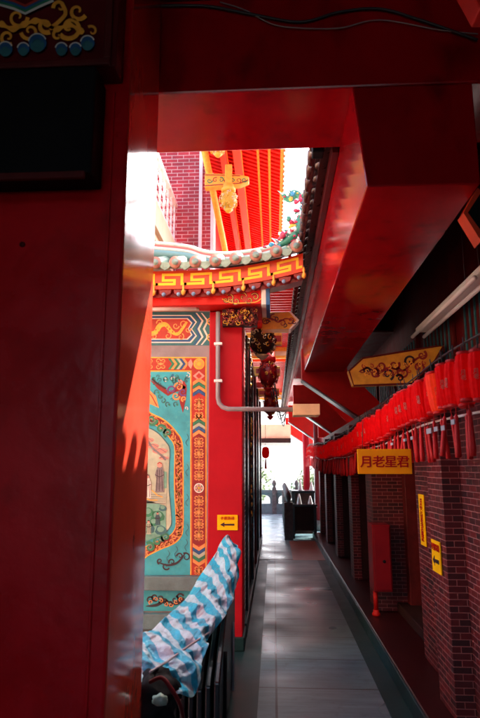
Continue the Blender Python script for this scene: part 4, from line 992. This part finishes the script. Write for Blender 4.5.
# fluorescent lamp
t = thing('fluorescent_lamp', 'unlit twin tube white fluorescent lamp under the right ceiling', 'lamp', (1.62, 5.4, 2.95))
b = MB(); b.box(1.56, 1.72, 4.2, 6.2, 2.95, 3.0, 'tube_white'); b.build('housing', t, bevel=.008)
for xx in (1.535, 1.66): MB().tube([(xx, 4.25, 2.915), (xx, 6.25, 2.915)], .02, 'tube_white', 10).build('tube', t)
for xx in (1.58, 1.70): MB().tube([(xx, 4.6, 3.0), (xx, 4.6, 4.0)], .004, 'wire', 5).build('hanger', t)

# ================================================================== TARP AND STACK
# black folded tables standing on edge
for i in range(6):
    x = -.315-.05*i; y0 = 3.30+.03*i
    t = thing('folded_table', ['outermost black folded table in the stack beside the corridor', 'second black folded table counted from the corridor', 'third black folded table counted from the corridor', 'fourth black folded table half under the tarp', 'fifth black folded table almost hidden by the tarp', 'innermost black folded table beneath the striped tarp'][i], 'table', (x, 3.9, 0), None)
    h = .90-.07*i
    MB().prism([(y0, 0.01), (4.50, 0.01), (4.50, h-.06), (4.40, h), (4.15, h-.10), (y0+.1, h*.50), (y0, h*.42)], 'x', x-.016, x+.016, 'black_gloss').build('table_top', t, bevel=.008)
    for yy in (y0+.25, 4.2):
        MB().tube([(x+.024, yy, .03), (x+.024, yy+.02, h*.45), (x+.024, yy+.04, h*.5)], .008, 'pipe_grey' if i == 0 and yy > 4 else 'black', 8).build('leg', t)
# tarp
top = spline([tuple(at(a, c, Y=Y)) for a, c, Y in [(235, 552, 4.42), (229, 543, 4.44), (220, 543, 4.42), (212, 558, 4.35), (198, 578, 4.2), (184, 601, 4.0), (168, 616, 3.75), (152, 630, 3.5), (135, 640, 3.3), (118, 648, 3.2)]], 16)
bot = spline([tuple(at(a, c, Y=Y)) for a, c, Y in [(235, 556, 4.30), (235, 572, 4.2), (233, 592, 4.0), (226, 612, 3.8), (218, 625, 3.6), (204, 646, 3.4), (197, 674, 3.2), (191, 699, 3.0), (160, 700, 2.92), (120, 690, 2.88)]], 16)
nu = len(top); nv = 60; vs = []; uvs = []; fs = []
for i in range(nu):
    a, b2 = Vector(top[i]), Vector(bot[i])
    for j in range(nv):
        s = j/(nv-1); p = a.lerp(b2, s)
        u_ = i/(nu-1)
        q = Vector((p.x*6, p.y*6, p.z*6))
        bulge = sin(pi*s)*.06
        n1 = noise.noise(q*.9)*.06+noise.noise(q*2.0+Vector((3, 1, 7)))*.04+(1-abs(noise.noise(q*1.7)))*.06+(1-abs(noise.noise(q*6.5+Vector((5, 5, 5)))))*.011+noise.noise(q*11)*.006
        fold = .022*sin(u_*46+s*7+2*noise.noise(q*.5))*(.3+s)
        p = p+Vector((.4, -.75, .55)).normalized()*(bulge+n1+fold)*(1 if u_ > .04 else .3)
        if u_ < .12: p = p + Vector((0, 0, 0))
        vs.append(tuple(p)); uvs.append((u_+.05*s+.006*sin(s*9), s))
for i in range(nu-1):
    for j in range(nv-1): fs.append((i*nv+j, (i+1)*nv+j, (i+1)*nv+j+1, i*nv+j+1))
b = MB(); b.add(vs, fs, 'tarp_cloth', True)
o = b.build('tarp', uv=uvs); sm = o.modifiers.new('thick', 'SOLIDIFY'); sm.thickness = .003
ss = o.modifiers.new('sub', 'SUBSURF'); ss.levels = 1; ss.render_levels = 1
tag(o, 'crumpled blue and white striped tarp draped over the black stack', 'tarp')
# tied knot at the peak with a cord
tag(MB().blob(tuple(at(226, 545, Y=4.38)), .035, 'tarp_cloth', 14, .7, (1, 1, .9), 3).build('tarp_knot'), 'bunched knot tied at the peak of the striped tarp', 'knot')
p = [at(a, c, Y=Y) for a, c, Y in [(150, 672, 2.86), (168, 661, 3.0), (186, 648, 3.2), (198, 640, 3.3), (210, 632, 3.5)]]
tag(MB().tube(spline([tuple(q) for q in p]), .006, 'pipe_grey', 6).build('rope'), 'grey rope tied round the lower part of the striped tarp', 'rope')
# bundle at lower left
t = thing('cloth_bundle', 'dark bag with pale cloth and red strap at the bottom left', 'bag', tuple(at(158, 700, Y=2.85)))
q = at(152, 700, Y=2.9); MB().blob(tuple(q), .13, 'black', 22, .5, (1.0, .9, .9), 5).build('bag', t)
q = at(160, 700, Y=2.76); MB().blob(tuple(q), .035, 'tile_grey', 20, .25, (1.0, .6, .7), 4).build('pale_cloth', t)
pp = [at(a, c, Y=Y) for a, c, Y in [(150, 682, 2.74), (162, 678, 2.70), (172, 690, 2.68), (180, 705, 2.70), (184, 722, 2.75)]]
MB().tube(spline([tuple(q) for q in pp]), .009, 'maroon', 8).build('strap', t)
for k, (a, c) in enumerate([(153, 674), (159, 671)]): pass

# ================================================================== FAR END
def baluster_rail(name, label, A, B, n, h=.78, arch=True):
    A = Vector(A); B = Vector(B); L = (B-A).length; d = (B-A).normalized(); ang = atan2(d.y, d.x)
    t = thing(name, label, 'railing', tuple(A)); t.rotation_euler = (0, 0, ang)
    MB().box(0, L, -.07, .07, h-.1, h, 'grey_stone').build('top_rail', t, world=False, bevel=.01)
    MB().box(0, L, -.08, .08, 0, .34, 'grey_stone').build('base', t, world=False, bevel=.01)
    for k in range(n+1):
        x = L*k/n
        b = MB(); b.box(x-.07, x+.07, -.09, .09, 0, h+.08, 'dark_stone'); b.lathe([(.05, 0), (.04, .03), (.075, .09), (.08, .13), (.06, .19), (.03, .23), (.005, .25)], (x, 0, h+.08), 'dark_stone', 10)
        b.build('post', t, world=False)
        if k < n:
            m_ = L/n/2
            w2 = L/n-.14; x0 = x+.07; arc = [(x0+w2*.12+w2*.38*(1-cos(pi*q/10)), .40+(h-.56)*.35+(h-.56)*.65*sin(pi*q/10)) for q in range(11)]
            MB().prism([(x0, .34), (x0+w2*.12, .34)]+arc+[(x0+w2*.88, .34), (x0+w2, .34), (x0+w2, h-.1), (x0, h-.1)], 'y', -.035, .035, 'grey_stone').build('arch_panel', t, world=False)
    return t
baluster_rail('stone_railing', 'stone balustrade across the far terrace', (-6, 19.7, 0), (6, 19.7, 0), 16)
baluster_rail('stone_railing', 'dark stone balustrade with pointed posts running away beside the offering table', (.30, 12.7, 0), (.34, 19.5, 0), 9, h=.70)
# offering tables
for (x0, x1, y0, y1, h, lb) in [(.36, .93, 12.9, 13.5, .72, 'black offering table at the far end of the corridor'), (.40, .95, 13.7, 14.3, .98, 'taller black altar table behind the offering table')]:
    t = thing('offering_table', lb, 'table', ((x0+x1)/2, (y0+y1)/2, 0))
    MB().box(x0, x1, y0, y1, h-.05, h, 'black_gloss').build('table_top', t, bevel=.008)
    MB().box(x0+.03, x1-.03, y0+.03, y0+.06, h-.55, h-.052, 'dark_wood').build('apron', t, bevel=.004)
    for xx in (x0+.02, x1-.08):
        for yy in (y0+.02, y1-.08): MB().box(xx, xx+.06, yy, yy+.06, 0, h-.05, 'black_gloss').build('leg', t)
    MB().box(x0+.03, x1-.03, y1-.06, y1-.04, .05, h-.06, 'dark_wood').build('back_panel', t)
for i, (x, y, z, h) in enumerate([(.55, 13.1, .72, .22), (.80, 13.2, .72, .17), (.62, 14.0, .98, .25), (.88, 13.9, .98, .20)]):
    tag(MB().lathe([(.06, 0), (.055, .01), (.035, h*.5), (.012, h)], (x, y, z), 'ceramic_white', 12).build('paper_cone'),
        ['white cone on the left of the black offering table', 'short white cone on the right of the black offering table', 'tall white cone on the taller altar table', 'small pale cone at the right end of the taller table'][i], 'cone')
def column(lb, x, y, r, h, m):
    t = thing('red_column', lb, 'column', (x, y, 0))
    MB().lathe([(r, .25), (r, h)], (x, y, 0), m, 20).build('shaft', t); MB().lathe([(r*1.4, 0), (r*1.5, .12), (r*1.1, .25)], (x, y, 0), 'dark_stone', 20).build('base', t)
column('round red column at the open end of the corridor', .97, 17.6, .10, 3.6, 'red_pier')
column('dark red column just past the last brick pier', 1.12, 14.6, .12, 3.6, 'maroon')
t = thing('far_wall', 'pale plastered wall section beyond the last brick pier', 'wall', (1.6, 16, 0))
MB().box(1.32, 1.6, 14.9, 19.5, 0, 3.6, 'white_paint').build('wall_panel', t)
t = thing('far_canopy', 'dark canopy edge crossing the bright sky at the end of the terrace', 'canopy', (-2, 20.5, 2.3))
MB().box(-6, .6, 20.2, 23, 2.36, 2.52, 'dark_wood').build('roof_edge', t, bevel=.01)
MB().box(-6, .6, 20.3, 23, 2.522, 3.0, 'cream').build('fascia_board', t)
for xx in (-4, -.1-1.2): MB().box(xx, xx+.12, 20.6, 20.72, -3, 2.36, 'dark_wood').build('post', t)
# small hanging red lantern at left
t = thing('hanging_lantern', 'small red lantern with tassel hanging at the far left eave', 'lantern', (-.13, 9.2, 1.55))
MB().lathe([(.02, .0), (.05, .02), (.06, .09), (.05, .16), (.02, .18)], (0, 0, .1), 'lantern_red', 16, .04, 8).build('shade', t, world=False)
MB().lathe([(.006, .1), (.012, .06), (.018, -.06), (.004, -.065)], (0, 0, 0), 'tassel_red', 8).build('tassel', t, world=False)
MB().tube([(0, 0, .28), (0, 0, 1.6)], .003, 'wire', 5).build('hanger', t, world=False)
# black wires bundle under far eave
rnd = random.Random(3)
t = thing('wire_bundle', 'tangle of black wires hanging at the far eave', 'wires', (.12, 10, 2.9))
for k in range(5):
    a = Vector((-.1+.03*k, 9.5+.2*k, 3.1)); c = Vector((.33, 12.5+.3*k, 2.75+.05*k)); mid = a.lerp(c, .5)+Vector((rnd.uniform(-.1, .1), 0, -.35-.08*k))
    MB().tube(spline([tuple(a), tuple(a.lerp(mid, .5)+Vector((0, 0, -.08))), tuple(mid), tuple(mid.lerp(c, .5)+Vector((0, 0, -.04))), tuple(c)]), .010, 'wire', 6).build('wire', t)
# distant town
for i, (x, y, w, d, h, lb) in enumerate([(-9, 70, 12, 10, 15, 'pale block of flats left of the far opening'), (5, 85, 14, 10, 9, 'low white building seen beyond the terrace railing'), (22, 95, 14, 12, 19, 'taller pale building behind the right side of the terrace'), (-30, 90, 20, 12, 22, 'wide pale building far beyond the left courtyard')]):
    t = thing('distant_building', lb, 'building', (x, y, -3))
    MB().box(x-w/2, x+w/2, y-d/2, y+d/2, -3, h, 'dist_wall').build('wall', t)
    for r_ in range(int((h+1)/3)):
        for c_ in range(int(w/3)):
            xx = x-w/2+.9+c_*3; zz = -1.8+r_*3
            MB().box(xx, xx+1.3, y-d/2-.05, y-d/2-.01, zz, zz+1.4, 'dist_glass').build('window', t)
def tree(lb, x, y, h, seed):
    rnd = random.Random(seed); t = thing('broadleaf_tree', lb, 'tree', (x, y, -3))
    b = MB(); b.tube([(x, y, -3), (x+.1, y, -3+h*.3), (x, y, -3+h*.55)], [.25, .2, .12], 'bark', 8)
    for k in range(6):
        a = k*1.05; b.tube([(x, y, -3+h*.45), (x+cos(a)*h*.12, y+sin(a)*h*.12, -3+h*.6), (x+cos(a)*h*.22, y+sin(a)*h*.22, -3+h*.75)], [.1, .06, .03], 'bark', 5)
    b.build('trunk', t); vs = []; fs = []
    for k in range(2600):
        d = Vector((rnd.gauss(0, 1), rnd.gauss(0, 1), rnd.gauss(0, .8))).normalized()*(rnd.random()**.5); n1 = 1+.5*noise.noise(d*2.5+Vector((seed, 0, 0)))
        c = Vector((x, y, -3+h*.72))+Vector((d.x*h*.30, d.y*h*.30, d.z*h*.28))*n1; u1 = Vector((rnd.gauss(0, 1), rnd.gauss(0, 1), rnd.gauss(0, 1))).normalized()*.12; v1 = u1.orthogonal().normalized()*.07
        o_ = len(vs); vs += [c-u1, c+v1, c+u1, c-v1]; fs.append((o_, o_+1, o_+2, o_+3))
    b = MB(); b.add(vs, fs, 'leaf'); b.build('crown', t)
tree('leafy tree beyond the terrace railing on the left', -1.9, 30, 5.2, 3)
tree('smaller leafy tree beyond the terrace to the right', 2.6, 34, 4.6, 8)
